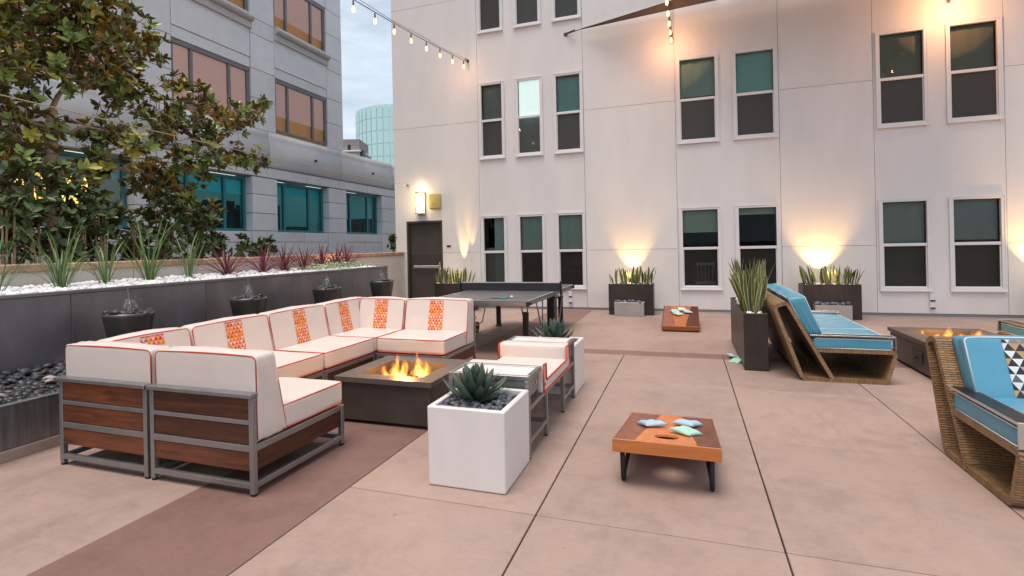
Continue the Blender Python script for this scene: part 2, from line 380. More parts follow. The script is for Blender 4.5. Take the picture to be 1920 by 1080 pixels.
def flame_mat(name, st=60.0):
    """glowing gas inside the flame's hull"""
    m, nt, p = newmat(name); L = nt.links; nt.nodes.remove(p); out = nt.nodes['Material Output']
    tc = nd(nt, 'ShaderNodeTexCoord'); sx = nd(nt, 'ShaderNodeSeparateXYZ'); L.new(tc.outputs['Generated'], sx.inputs[0])
    gz = sx.outputs[2]
    oi = nd(nt, 'ShaderNodeObjectInfo'); mp = nd(nt, 'ShaderNodeMapping'); mp.inputs['Scale'].default_value = (16, 16, 7)
    cb = nd(nt, 'ShaderNodeCombineXYZ')
    for k in range(3): L.new(math_n(nt, 'MULTIPLY', oi.outputs['Random'], 31.0), cb.inputs[k])
    L.new(cb.outputs[0], mp.inputs['Location']); L.new(tc.outputs['Object'], mp.inputs[0])
    nz = nd(nt, 'ShaderNodeTexNoise'); nz.inputs['Scale'].default_value = 1.0; nz.inputs['Detail'].default_value = 3; nz.inputs['Roughness'].default_value = .55; L.new(mp.outputs[0], nz.inputs['Vector'])
    sc_ = nd(nt, 'ShaderNodeSeparateXYZ'); L.new(nz.outputs['Color'], sc_.inputs[0])
    amp = math_n(nt, 'ADD', math_n(nt, 'MULTIPLY', gz, 1.15), .12)
    dx = math_n(nt, 'ADD', math_n(nt, 'SUBTRACT', sx.outputs[0], .5), math_n(nt, 'MULTIPLY', math_n(nt, 'SUBTRACT', sc_.outputs[0], .5), amp))
    dy = math_n(nt, 'ADD', math_n(nt, 'SUBTRACT', sx.outputs[1], .5), math_n(nt, 'MULTIPLY', math_n(nt, 'SUBTRACT', sc_.outputs[1], .5), amp))
    r = math_n(nt, 'MULTIPLY', math_n(nt, 'SQRT', math_n(nt, 'ADD', math_n(nt, 'MULTIPLY', dx, dx), math_n(nt, 'MULTIPLY', dy, dy))), 2.0)
    wz = math_n(nt, 'MULTIPLY', math_n(nt, 'POWER', math_n(nt, 'MAXIMUM', math_n(nt, 'SUBTRACT', 1.0, gz), .001), .75), .72)
    d = nd(nt, 'ShaderNodeMapRange'); d.inputs['From Min'].default_value = 1.0; d.inputs['From Max'].default_value = .25
    L.new(math_n(nt, 'DIVIDE', r, wz), d.inputs[0]); den = d.outputs[0]
    cr = nd(nt, 'ShaderNodeValToRGB'); e = cr.color_ramp.elements
    e[0].position = 0; e[0].color = (1, .12, .01, 1); e[1].position = 1; e[1].color = (1, .54, .11, 1); x = e.new(.5); x.color = (1, .30, .03, 1)
    L.new(math_n(nt, 'MULTIPLY', den, math_n(nt, 'SUBTRACT', 1.15, math_n(nt, 'MULTIPLY', gz, .75))), cr.inputs[0])
    em = nd(nt, 'ShaderNodeEmission'); L.new(cr.outputs[0], em.inputs[0])
    L.new(math_n(nt, 'MULTIPLY', math_n(nt, 'POWER', den, 1.5), math_n(nt, 'MULTIPLY', math_n(nt, 'SUBTRACT', 1.25, gz), st)), em.inputs[1])
    L.new(em.outputs[0], out.inputs['Volume'])
    return m

def leaf_mat(name, top, under=None, rough=.4, rand=.35, edge=None, sub=.0):
    m, nt, p = newmat(name); L = nt.links
    oi = nd(nt, 'ShaderNodeObjectInfo'); tc = nd(nt, 'ShaderNodeTexCoord')
    nz = nd(nt, 'ShaderNodeTexNoise'); nz.inputs['Scale'].default_value = 3.0; L.new(tc.outputs['Object'], nz.inputs['Vector'])
    ge = nd(nt, 'ShaderNodeNewGeometry')
    hv = nd(nt, 'ShaderNodeHueSaturation'); hv.inputs['Color'].default_value = (*top, 1)
    val = math_n(nt, 'ADD', math_n(nt, 'MULTIPLY', ge.outputs['Random Per Island'], rand*1.6), 1-rand*.6)
    L.new(val, hv.inputs['Value']); L.new(math_n(nt, 'ADD', math_n(nt, 'MULTIPLY', oi.outputs['Random'], .03), .485), hv.inputs['Hue'])
    col = hv.outputs[0]
    if edge:
        uv = nd(nt, 'ShaderNodeUVMap'); sx = nd(nt, 'ShaderNodeSeparateXYZ'); L.new(uv.outputs[0], sx.inputs[0])
        d = math_n(nt, 'ABSOLUTE', math_n(nt, 'SUBTRACT', sx.outputs[0], .5))
        st = math_n(nt, 'GREATER_THAN', d, .36)
        nb = nd(nt, 'ShaderNodeTexNoise'); nb.inputs['Scale'].default_value = 9; nb.inputs['Detail'].default_value = 3
        mp = nd(nt, 'ShaderNodeMapping'); mp.inputs['Scale'].default_value = (1, 5, 1); L.new(uv.outputs[0], mp.inputs[0]); L.new(mp.outputs[0], nb.inputs['Vector'])
        mb_ = nd(nt, 'ShaderNodeMixRGB', blend_type='MULTIPLY'); mb_.inputs[0].default_value = .8; L.new(col, mb_.inputs[1])
        rb = nd(nt, 'ShaderNodeValToRGB'); rb.color_ramp.elements[0].position = .4; rb.color_ramp.elements[1].position = .6; rb.color_ramp.elements[0].color = (.55, .6, .5, 1); rb.color_ramp.elements[1].color = (1.0, 1.0, 1.0, 1); L.new(nb.outputs['Fac'], rb.inputs[0]); L.new(rb.outputs[0], mb_.inputs[2])
        me_ = nd(nt, 'ShaderNodeMixRGB'); L.new(st, me_.inputs[0]); L.new(mb_.outputs[0], me_.inputs[1]); me_.inputs[2].default_value = (*edge, 1); col = me_.outputs[0]
    if under:
        mu = nd(nt, 'ShaderNodeMixRGB'); L.new(ge.outputs['Backfacing'], mu.inputs[0]); L.new(col, mu.inputs[1]); mu.inputs[2].default_value = (*under, 1); col = mu.outputs[0]
    L.new(col, p.inputs['Base Color']); p.inputs['Roughness'].default_value = rough
    if sub: p.inputs['Transmission Weight'].default_value = 0
    return m

m_floor = concrete('patio_concrete', (.372, .266, .226), (.265, .19, .16))
m_red = concrete('red_concrete', (.225, .128, .108), (.17, .10, .085))
m_dirt = M('subgrade', (.06, .05, .045), .9, bump=.3)
m_white = M('white_stucco', (.755, .725, .71), .85, var=.05, scale=1.6, stretch=(1, 1, .3), bump=.3, bscale=110)
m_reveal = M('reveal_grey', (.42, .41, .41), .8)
m_trim = M('white_vinyl', (.745, .73, .73), .4, var=.03)
m_cream = M('cream_stucco', (.66, .60, .55), .85, var=.05, scale=2, bump=.1, bscale=120)
m_coping = M('tan_stone', (.50, .32, .20), .75, var=.3, scale=6, bump=.35, bscale=30, rand=.2)
m_grey = M('grey_precast', (.72, .73, .76), .8, var=.06, scale=2.2, bump=.08, bscale=90, rand=.05)
m_band = M('grey_band', (.60, .60, .615), .62, var=.08, scale=1.2, bump=.05)
m_sillgrey = M('sill_grey', (.50, .485, .48), .6, var=.06)
m_bronzeframe = M('anodised_frame', (.20, .21, .23), .45, metal=.2, var=.05)
m_tealframe = M('teal_frame', (.03, .20, .24), .4, var=.1)
m_zinc = M('dark_zinc_panel', (.22, .20, .206), .39, metal=.5, var=.24, scale=2.2, stretch=(1, 1, .45), bump=.05, bscale=12, spec=.4, detail=8)
m_steel = M('brushed_steel', (.22, .215, .22), .40, metal=.75, var=.3, scale=3, stretch=(9, 9, .5), bump=.03)
m_alu = M('silver_frame', (.285, .275, .278), .38, metal=.65, var=.1, scale=8)
m_vinyl = M('white_upholstery', (.69, .61, .565), .5, var=.04, scale=3, bump=.45, bscale=5)
m_pipe = M('orange_piping', (.55, .055, .022), .5, var=.1)
m_teak = wood('dark_ipe', (.048, .012, .005), (.195, .056, .018), 0)
m_teaky = wood('dark_ipe_cross', (.048, .012, .005), (.195, .056, .018), 1)
m_board_d = wood('walnut_stain', (.150, .040, .022), (.27, .080, .045), 1, .36)
m_board_o = wood('orange_stain', (.40, .115, .028), (.56, .18, .048), 1, .36)
m_board_e = wood('orange_edge', (.26, .075, .014), (.37, .115, .024), 0, .4)
m_black = M('black_metal', (.018, .017, .017), .42, metal=.3, var=.2)
m_pit = M('dark_bronze_concrete', (.062, .048, .042), .42, var=.25, scale=3, bump=.06)
m_pittop = M('bronze_top', (.100, .082, .070), .45, var=.12, scale=3, bump=.04)
m_lava = M('lava_rock', (.10, .045, .032), .9, var=.5, scale=20, bump=.5, rand=.4)
m_box_d = M('oiled_bronze', (.050, .038, .032), .42, metal=.35, var=.35, scale=3, stretch=(1, 1, .5))
m_box_s = M('galvanised', (.46, .44, .44), .4, metal=.7, var=.08, scale=6)
m_pebw = M('white_pebble', (.80, .80, .81), .55, var=.05, rand=.08)
m_pebk = M('black_pebble', (.036, .037, .042), .42, var=.35, scale=9, rand=.5)
m_pebg = M('slate_pebble', (.115, .12, .145), .5, var=.3, scale=9, rand=.45)
m_pot = M('bronze_pot', (.10, .085, .078), .32, metal=.4, var=.25, scale=4)
m_planter = M('white_fibreglass', (.755, .715, .70), .42, var=.055, scale=3.5, stretch=(1, 1, .4), bump=.1, bscale=14)
m_soil = M('soil', (.035, .028, .022), .95, bump=.5)
m_door = M('bronze_door', (.060, .052, .047), .42, var=.08, scale=3)
m_chrome = M('satin_steel', (.62, .60, .57), .28, metal=.9, var=.05)
m_blue = M('blue_upholstery', (.085, .30, .43), .36, var=.08, scale=3, bump=.45, bscale=5)
m_bpipe = M('pale_piping', (.70, .74, .76), .5)
m_wick = wicker('woven_wicker')
m_print_o = tri_print('orange_triangle_print', [(.66, .07, .025), (.58, .04, .03), (.70, .16, .03), (.55, .09, .05), (.76, .58, .52), (.78, .30, .05), (.74, .40, .34), (.78, .42, .08)])
m_print_b = tri_print('grey_triangle_print', [(.02, .02, .03), (.10, .10, .13), (.03, .03, .04), (.22, .21, .25), (.72, .72, .75), (.46, .30, .12), (.38, .36, .40), (.66, .66, .69)])
m_ppt = M('slate_tabletop', (.125, .122, .130), .38, var=.06, scale=2)
m_pptline = M('table_line', (.55, .55, .58), .5)
m_net = M('net_cloth', (.03, .03, .035), .8)
m_rubber = M('rubber', (.02, .02, .02), .7)
m_bag_b = M('blue_cloth', (.42, .57, .68), .9, var=.08, scale=30, bump=.3, bscale=300)
m_bag_g = M('mint_cloth', (.42, .68, .56), .9, var=.08, scale=30, bump=.3, bscale=300)
m_bag_w = M('pale_cloth', (.62, .66, .64), .9, var=.06, scale=30, bump=.3, bscale=300)
m_bark = M('grey_brown_bark', (.40, .27, .18), .9, var=.35, scale=12, stretch=(1, 1, .25), bump=.6, bscale=25)
m_mag = leaf_mat('magnolia_leaf', (.135, .195, .046), (.145, .120, .036), .24, .95)
m_maglight = leaf_mat('lit_magnolia_leaf', (.36, .33, .055), (.42, .27, .045), .35, .5)  # yellower leaf copy: warm light on part of the crown painted in
m_shrub = leaf_mat('laurel_leaf', (.055, .088, .026), (.08, .085, .026), .36, .8)
m_strap = leaf_mat('strap_leaf', (.115, .19, .06), None, .42, .45)
m_cord = leaf_mat('burgundy_leaf', (.17, .032, .055), None, .4, .5)
m_snake = leaf_mat('snake_plant_leaf', (.085, .12, .055), None, .4, .4, edge=(.50, .45, .15))
m_agave = leaf_mat('agave_leaf', (.075, .115, .082), None, .5, .3)
m_cover = leaf_mat('variegated_leaf', (.30, .38, .22), None, .6, .7)
m_paneU = glass_pane('window_glass', (.80, .87, .84), 1.28)
m_paneL = glass_pane('screened_glass', (.55, .57, .55), 1.22, .05, .45, (.135, .13, .12))
m_paneD = glass_pane('dim_screened_glass', (.62, .63, .60), 1.24, .04, .20, (.12, .115, .10))
m_tealglass = glass_pane('teal_glass', (.30, .88, .94), 1.33)
m_room = M('dim_room', (.05, .05, .05), .9)
m_office = emit('office_wall_glow', (.26, .36, .36), .11)  # room surfaces given a glow so the teal windows look brighter
m_officeglass = glass_pane('clear_office_glass', (.93, .93, .93), 1.30)
m_bulb = emit('bulb_glow', (1.0, .58, .24), 2.6)
m_warmroom = emit('warm_lit_room', (.62, .33, .12), .16)
m_panel = emit('ceiling_panel', (.9, 1, .95), 1.2)
m_sconce = emit('sconce_glow', (1.0, .72, .34), 9.0)
m_lit = emit('lit_room', (1.0, .62, .15), 1.6)
m_flame = flame_mat('flame', 56.0)
m_sail = M('brown_sailcloth', (.075, .052, .046), .8, var=.08, scale=3)
m_wire = M('wire', (.10, .095, .09), .5, metal=.5)
m_rope = M('pale_cord', (.42, .34, .24), .7)
m_yellowbox = M('beige_plastic', (.52, .42, .16), .5)
def blind(name, c): return M(name, c, .85, var=.06, scale=3)
m_bl = dict(green=blind('blind_green', (.30, .37, .32)), teal=blind('blind_teal_reflection', (.26, .46, .44)), grey=blind('blind_grey', (.24, .26, .25)),  # the teal one has the panes' sky reflection put into its colour
            dark=blind('blind_dark', (.10, .115, .105)), tan=blind('blind_tan', (.20, .175, .13)), white=emit('glowing_blind', (.86, .95, .95), .75),  # the white blind is no lamp; its glow is added for brightness
            pink=emit('lit_pink_shade', (.62, .40, .36), .26), aqua=blind('shade_aqua', (.35, .80, .84)), curtain=blind('sheer_curtain', (.40, .52, .50)))
def water_mat():
    m, nt, p = newmat('splashing_water'); p.inputs['Base Color'].default_value = (.95, .95, .97, 1); p.inputs['Roughness'].default_value = .08
    p.inputs['Transmission Weight'].default_value = .75; p.inputs['IOR'].default_value = 1.33; p.inputs['Alpha'].default_value = .55; return m
m_water = water_mat()
# ------------------------------------------------------------------ ground and patio slabs
g = MB(); g.quad([(-300, -300, -.06), (300, -300, -.06), (300, 400, -.06), (-300, 400, -.06)])
tag(obj('ground', g, m_dirt), kind='structure')
floor = tag(thing('patio_floor', None, None), kind='structure')
def slab(x0, x1, y0, y1, mat, gx=.0045, gy=.0038):
    b = MB(); b.box(x0+gx, x1-gx, y0+gy, y1-gy, -.055, 0, .003); return obj('slab', b, mat, floor)
XS = [-2.05, -.825, .425, 1.668, 2.911, 4.154, 5.397, 6.64, 9.1]
YS = [-4.6, -3.15, -1.68, -.20, 1.285, 2.77, 4.255, 5.715, 7.105]
for a, b_ in zip(XS, XS[1:]):
    for c, d in zip(YS, YS[1:]): slab(a, b_, c, d, m_floor)
for a, b_ in ((-2.05, .425), (.425, 2.911), (2.911, 9.1)):
    slab(a, b_, 7.105, 7.425, m_red, .002)
for a, b_ in ((-2.05, 1.7), (1.7, 5.4), (5.4, 9.1)):
    slab(a, b_, 7.425, 9.6, m_floor, .001, .001); slab(a, b_, 9.6, 11.70, m_floor, .001, .001)
for c, d in ((-4.6, -.2), (-.2, 4.2), (4.2, 8.2), (8.2, 11.70)):
    slab(-2.972, -2.05, c, d, m_red, .003, .001)
    slab(-6.88, -2.972, c, d, m_floor, .002, .001)

# ------------------------------------------------------------------ white apartment building behind the patio
YW = 11.77
bld = thing('apartment_building', 'white stucco apartment building with tall sash windows closing off the patio', 'building', (0, YW, 0))
def holed_panel(par, x0, x1, z0, z1, holes, mat, axis='y', plane=0.0, depth=.25, g=.0035, name='wall_panel'):
    """stucco panel in the plane axis=plane (local), with window openings and reveals"""
    b = MB()
    x0 += g; x1 -= g; z0 += g; z1 -= g
    hs = [h for h in holes if h[0] > x0 and h[1] < x1 and h[3] > z0 and h[2] < z1]
    xs = sorted(set([x0, x1]+[v for h in hs for v in h[:2]])); zs = sorted(set([z0, z1]+[min(max(v, z0), z1) for h in hs for v in h[2:4]]))
    def P(x, y, z): return (x, plane+y, z) if axis == 'y' else (plane-y, x, z)
    inh = lambda x, z: any(h[0] < x < h[1] and h[2] < z < h[3] for h in hs)
    for i in range(len(xs)-1):
        for j in range(len(zs)-1):
            if inh((xs[i]+xs[i+1])/2, (zs[j]+zs[j+1])/2): continue
            b.quad([P(xs[i], 0, zs[j]), P(xs[i+1], 0, zs[j]), P(xs[i+1], 0, zs[j+1]), P(xs[i], 0, zs[j+1])])
    rects = [(x0, x1, z0, z1, .03, ())]+[(h[0], h[1], max(h[2], z0), min(h[3], z1), depth, ((0,) if h[2] < z0 else ())+((2,) if h[3] > z1 else ())) for h in hs]
    for (a, c, d, e, dp, skip) in rects:
        q = [(a, d), (c, d), (c, e), (a, e)]
        for k in range(4):
            if k in skip: continue
            (p0, r0), (p1, r1) = q[k], q[(k+1) % 4]
            b.quad([P(p0, 0, r0), P(p0, dp, r0), P(p1, dp, r1), P(p1, 0, r1)])
    return obj(name, b, mat, par)

bk = MB()    # dark backing seen in the reveals: wall core pieces leave the windows open
VC = [-7.13, -4.765, -2.165, -.165, 1.85, 3.495, 5.525, 7.2, 9.2, 11.2]
G3 = [(-4.69, -4.12), (-3.76, -3.17), (-2.82, -2.22)]; G2a = [(-.085, .665), (1.03, 1.78)]; G2b = [(3.585, 4.335), (4.705, 5.455)]; G2c = [(7.27, 8.02), (8.39, 9.12)]
FL = [(.53, 2.21, 1.37), (3.67, 5.44, 4.56), (6.74, 8.50, 7.62), (9.85, 11.6, 10.7)]
def holes_for(gr): return [(a, b_, z0, z1) for (a, b_) in gr for (z0, z1, _) in FL]
ROW = [.06, 1.37, 4.57, 7.63, 10.7, 13.2]
for k in range(len(VC)-1):
    a, b_ = VC[k], VC[k+1]
    gr = {1: G3, 3: G2a, 5: G2b, 7: G2c}.get(k)
    if gr: holed_panel(bld, a, b_, .06, 13.2, holes_for(gr), m_white)
    else:
        for z0, z1 in zip(ROW, ROW[1:]):
            holed_panel(bld, a, b_, z0, z1, [(-6.80, -5.79, -1, 2.19)] if k == 0 else [], m_white)
# core: solid behind panels between openings
core = MB()
def core_strip(x0, x1, z0, z1): core.box(x0, x1, .031, .30, z0, z1)
allg = G3+G2a+G2b+G2c
ed = [-7.125]+[v for gg in allg for v in gg]+[11.2]
for i in range(0, len(ed), 2):
    if i == 0:
        core_strip(-7.125, -6.80, 0, 13.19); core_strip(-6.80, -5.79, 2.19, 13.19); core_strip(-5.79, ed[1], 0, 13.19)
    else: core_strip(ed[i], ed[i+1], 0, 13.19)
for (a, b_) in allg:
    zz = [0]+[v for f in FL for v in f[:2]]+[13.19]
    for i in range(0, len(zz), 2): core_strip(a, b_, zz[i], zz[i+1])
obj('wall_core', core, m_reveal, bld)
s = MB(); s.box(-7.13, -6.83, .002, 14, 0, 13.2); obj('side_wall', s, m_white, bld, loc=(0, .26, 0))
s = MB(); s.box(-6.83, 11.2, 6, 6.2, 0, 13.2); s.box(11.0, 11.2, .3, 6, 0, 13.2); obj('room_wall', s, m_room, bld)
for z in (0.02, 3.0, 6.15, 9.3, 12.6):
    s = MB(); s.box(-6.83, 11.0, .30, 6, z, z+.12); obj('room_floor', s, m_room, bld)
s = MB(); s.box(-7.13, 11.2, -.02, 16, 13.2, 13.35); obj('roof', s, m_white, bld)
s = MB(); s.box(-6.80+1.01, 11.2, -.012, .0, .0, .055); obj('base_flashing', s, m_bronzeframe, bld)
s = MB(); s.box(-5.79, 11.2, -.07, -.012, -.05, .012, .004); obj('kerb', s, m_floor, bld)

LOOK = {}   # (column group start, floor) -> (upper blind, share of upper covered, lower blind)
def win(a, b_, z0, z1, zr, up, lo, upfrac=1.0):
    w = .036
    f = MB()
    f.box(a-w, a+.022, -.022, .05, z0-w, z1+w, .004); f.box(b_-.022, b_+w, -.022, .05, z0-w, z1+w, .004)
    f.box(a+.022, b_-.022, -.022, .05, z1-.018, z1+w, .004); f.box(a+.022, b_-.022, -.022, .05, z0-w, z0+.02, .004)
    f.box(a-w-.012, b_+w+.012, -.030, -.022, z1+w-.012, z1+w+.006); f.box(a-w-.012, a-w+.01, -.028, -.0225, z0-w, z1+w-.012); f.box(b_+w-.01, b_+w+.012, -.028, -.0225, z0-w, z1+w-.012)
    fr = obj('window', f, m_trim, bld)
    s = MB(); s.box(a+.022, b_-.022, -.005, .045, zr-.028, zr+.028, .004); s.box(a+.022, a+.040, .012, .045, z0+.02, zr-.028); s.box(b_-.040, b_-.022, .012, .045, z0+.02, zr-.028); s.box(a+.04, b_-.04, .012, .045, z0+.02, z0+.045); obj('sash_rail', s, m_trim, fr)
    s = MB(); s.box(a-w-.015, b_+w+.015, -.045, -.0225, z0-w-.02, z0-w+.012, .004)
    for x in (a-w+.03, b_+w-.05): s.box(x, x+.02, -.034, -.01, z0-w-.045, z0-w-.02)
    obj('sill', s, m_trim, fr)
    p = MB(); p.quad([(a+.02, .036, zr), (b_-.02, .036, zr), (b_-.02, .036, z1-.017), (a+.02, .036, z1-.017)]); obj('pane', p, m_paneU, fr)
    p = MB(); p.quad([(a+.02, .020, z0+.02), (b_-.02, .020, z0+.02), (b_-.02, .020, zr), (a+.02, .020, zr)]); obj('pane', p, m_paneD if z0 < 1 else m_paneL, fr)
    if up:
        h = (z1-zr)*upfrac
        c = MB(); n = 10
        for i in range(n):      # a faintly rippled shade hanging behind the glass
            xa = a+.02+(b_-a-.04)*i/n; xb = a+.02+(b_-a-.04)*(i+1)/n
            ya = .11+.006*math.sin(i*1.7+a); yb = .11+.006*math.sin((i+1)*1.7+a)
            c.quad([(xa, ya, z1-h), (xb, yb, z1-h), (xb, yb, z1), (xa, ya, z1)], smooth=True)
        c.box(a+.02, b_-.02, .10, .118, z1-h-.012, z1-h+.012)
        obj('shade', c, m_bl[up], fr)
    if lo:
        c = MB(); c.quad([(a-.1, .20, z0-.1), (b_+.1, .20, z0-.1), (b_+.1, .20, zr+.1), (a-.1, .20, zr+.1)]); obj('shade', c, m_bl[lo], fr)
spec = {
 (0, 0): ('curtain', 'grey', .0), (0, 1): ('grey', 'dark', 1), (0, 2): ('grey', 'dark', 1), (0, 3): ('grey', 'grey', 1),
 (1, 0): ('green', None, 1), (1, 1): ('white', 'teal', 1), (1, 2): ('teal', 'teal', 1), (1, 3): ('teal', None, 1),
 (2, 0): ('green', None, 1), (2, 1): ('teal', 'grey', 1), (2, 2): ('teal', 'teal', 1), (2, 3): ('green', None, 1),
 (3, 0): ('green', None, .58), (3, 1): ('green', 'grey', 1), (3, 2): ('green', None, 1), (3, 3): ('green', None, 1),
 (4, 0): ('green', None, .17), (4, 1): ('teal', 'grey', 1), (4, 2): ('green', None, 1), (4, 3): ('green', None, 1),
 (5, 0): ('grey', 'dark', 1), (5, 1): ('tan', 'dark', 1), (5, 2): ('green', None, 1), (5, 3): ('green', None, 1),
 (6, 0): ('grey', 'dark', 1), (6, 1): ('tan', 'dark', 1), (6, 2): ('green', None, 1), (6, 3): ('green', None, 1)}
for wi, (a, b_) in enumerate(allg):
    for fi, (z0, z1, zr) in enumerate(FL):
        u, lo, fr_ = spec.get((wi, fi), ('green', 'dark', 1))
        win(a, b_, z0, z1, zr, u, lo, (fr_*R.choice((1, 1, .96, .9)) if fr_ == 1 else fr_) if fr_ else .02)
# curtain half of the first ground floor window
c = MB(); a, b_ = G3[0]
for i in range(14):
    xa = a+.24+i*.024; c.quad([(xa, .16+.02*(i % 2), .55), (xa+.024, .16+.02*((i+1) % 2), .55), (xa+.024, .16+.02*((i+1) % 2), 2.2), (xa, .16+.02*(i % 2), 2.2)], smooth=True)
obj('curtain', c, m_bl['curtain'], bld)

# door in the corner
door = MB(); door.box(-6.755, -5.835, .085, .13, .012, 2.135, .004)
dr = obj('door', door, m_door, bld)
f = MB(); f.box(-6.80, -6.755, -.012, .13, 0, 2.19, .006); f.box(-5.835, -5.79, -.012, .13, 0, 2.19, .006); f.box(-6.755, -5.835, -.012, .13, 2.135, 2.19, .006); obj('door_frame', f, m_door, dr)
f = MB(); f.box(-6.63, -5.90, .012, .050, .985, 1.055, .012); f.box(-6.66, -6.60, .05, .085, .98, 1.06, .006); f.box(-5.91, -5.865, .0, .085, .95, 1.13, .008); obj('panic_bar', f, m_chrome, dr)
f = MB(); f.box(-6.755, -5.835, .02, .085, 0, .014); obj('threshold', f, m_chrome, dr)

def onwall(name, label, cat, x, z, group=None): return thing(name, label, cat, (x, YW, z), 0, group)
# wall sconce
t = onwall('wall_sconce', 'lit glass lantern wall sconce with square metal cage above the dark door', 'wall lamp', -6.35, 2.36)
b = MB(); b.box(-.10, .10, -.03, 0, -.03, .57, .006); obj('back_plate', b, m_chrome, t)
b = MB()
for x in (-.088, .088):
    for y in (-.155, -.04): b.box(x-.012, x+.012, y-.012, y+.012, 0, .54)
for z in (0, .52): b.box(-.11, .11, -.178, -.018 if z else -.018, z, z+.028, .004)
obj('cage', b, m_chrome, t)
b = MB(); b.box(-.066, .066, -.145, -.05, .03, .515, .02); obj('lamp_glass', b, m_sconce, t)
def lamp(name, par, loc, energy, col, size=.05, kind='POINT', rot=None, spot=None, blend=.5):
    d = bpy.data.lights.new(name, kind); d.energy = energy; d.color = col; d.shadow_soft_size = size
    if kind == 'SPOT': d.spot_size = spot; d.spot_blend = blend
    o = bpy.data.objects.new(name, d); C.objects.link(o); o.parent = par; o.location = loc
    if rot is not None: o.rotation_euler = rot
    return o
lamp('sconce_light', t, (0, -.10, .62), 5, (1, .70, .33), .05); lamp('sconce_light', t, (0, -.25, .26), 7, (1, .70, .33), .08)
t = onwall('speaker_box', 'square beige alarm speaker box on the white wall beside the lit sconce', 'alarm box', -5.96, 2.48)
b = MB(); b.rbox((-.16, -.10, 0), (.16, 0, .38), .03, 4); obj('housing', b, m_yellowbox, t)
b = MB(); b.box(-.09, .09, -.108, -.098, .12, .29, .01); b.box(-.05, .05, -.116, -.107, .16, .25, .006); obj('speaker_grille', b, m_yellowbox, t)
t = onwall('room_plate', 'small dark sign plate on the wall beside the door', 'sign', -5.62, 1.51)
b = MB(); b.box(-.055, .055, -.014, 0, 0, .045, .004); obj('plate', b, m_black, t)
for x, z, lab in ((4.37, .30, 'white covered outlet box on the wall below the paired windows by the fire'), (-2.55, .30, 'white covered outlet box on the wall behind the ping pong table')):
    t = onwall('outlet_box', lab, 'outlet', x, z-.13)
    b = MB(); b.box(-.045, .045, -.04, 0, 0, .12, .006); b.box(-.045, .045, -.04, 0, .14, .26, .006); obj('cover', b, m_trim, t)
    b = MB(); b.box(-.036, .036, -.05, -.04, -.012, .012); b.box(-.036, .036, -.05, -.04, .128, .152); obj('hinge', b, m_black, t)
t = thing('dining_chair', 'pale wooden chair seen through the ground floor window', 'chair', (.40, 12.45, .14))
b = MB(); b.box(-.22, .22, -.2, .2, .43, .47, .01); obj('seat', b, m_bl['curtain'], t)
for sx in (-1, 1):
    for sy in (-1, 1):
        b = MB(); b.beam((sx*.16, sy*.14, .43), (sx*.20, sy*.18, 0), .03, .03); obj('leg', b, m_bl['curtain'], t)
b = MB()
for k in range(5): b.beam((-.15+k*.075, .18, .47), (-.17+k*.085, .26, .86), .014, .014)
b.beam((-.2, .27, .86), (.2, .27, .86), .03, .06); obj('backrest', b, m_bl['curtain'], t)

# ------------------------------------------------------------------ grey office building on the far side of the garden
XB = -12.0
off = thing('office_building', 'grey precast office block with pink shaded windows above teal windows', 'building', (XB, 0, 0))
PITCH = 3.43
cols = [12.95-PITCH*k for k in range(0, 6)]     # window bays (start y, +2.47 long)
def opanel(y0, y1, z0, z1, mat=m_grey, x=0.0, t=.3, name='wall_panel', g=.008):
    b = MB(); b.box(x-t, x, y0+g, y1-g, z0+g, z1-g, .006); return obj(name, b, mat, off)
piers = []
top_rows = [5.15, 6.05, 6.92, 7.95, 8.43, 9.25, 10.1, 11.2, 11.65, 12.5, 13.4, 14.4]
for k, y in enumerate(cols):
    for (a, b_) in ([(15.42, 16.29)] if k == 0 else [])+[(y-.95, y)]:
        for z0, z1 in zip(top_rows, top_rows[1:]): opanel(a, b_, z0, z1)
    for base in (5.24, 8.46, 11.68):
        z0w, z1w = base, base+1.64
        opanel(y, y+2.47, z1w+.01, z1w+.32, m_grey, -.015)
        opanel(y, y+2.47, z1w+.32, z1w+1.22, m_grey, .0)
        # window
        f = MB()
        f.box(-.14, -.06, y+.01, y+2.46, z0w, z0w+.06); f.box(-.16, -.04, y+.01, y+2.46, z1w-.10, z1w+.01)
        for yy in (y+.01, y+.56, y+1.74, y+2.39): f.box(-.14, -.055, yy, yy+.075, z0w+.06, z1w-.10)
        w = obj('window', f, m_bronzeframe, off)
        for (ya, yb) in ((y+.085, y+.56), (y+.635, y+1.74), (y+1.815, y+2.39)):
            p = MB(); p.quad([(-.10, ya, z0w+.06), (-.10, yb, z0w+.06), (-.10, yb, z1w-.1), (-.10, ya, z1w-.1)]); obj('pane', p, m_officeglass, w)
            lowb = z0w+.06 if (k % 2 == 1 and base < 6) else z0w+.50
            if base > 8 and k == 0: lowb = z0w+.45
            p = MB(); p.quad([(-.13, ya, lowb), (-.13, yb, lowb), (-.13, yb, z1w), (-.13, ya, z1w)]); obj('shade', p, m_bl['pink'], w)
        if base > 6:   # half-round sill with a flat course below it
            b = MB(); n = 10
            prof = [(-.02, base-.42), (.07, base-.42), (.07, base-.24)]+[(.06+.13*math.sin(PI*i/n), base-.23+.115-.115*math.cos(PI*i/n)) for i in range(n+1)]+[(-.02, base)]
            b.prism(prof, 1, y-.02, y+2.49)
            # prism on axis 1 takes (z, x) pairs: remap below
            b.v = [Vector((p.z, p.y, p.x)) for p in b.v]
            obj('sill', b, m_sillgrey, w, fix=True)
b = MB(); b.box(-.9, -.2, -8.5, 16.2, 5.12, 14.5); b.box(-.9, -.31, 15.4, 16.28, 5, 14.5); obj('wall_core', b, m_warmroom, off)
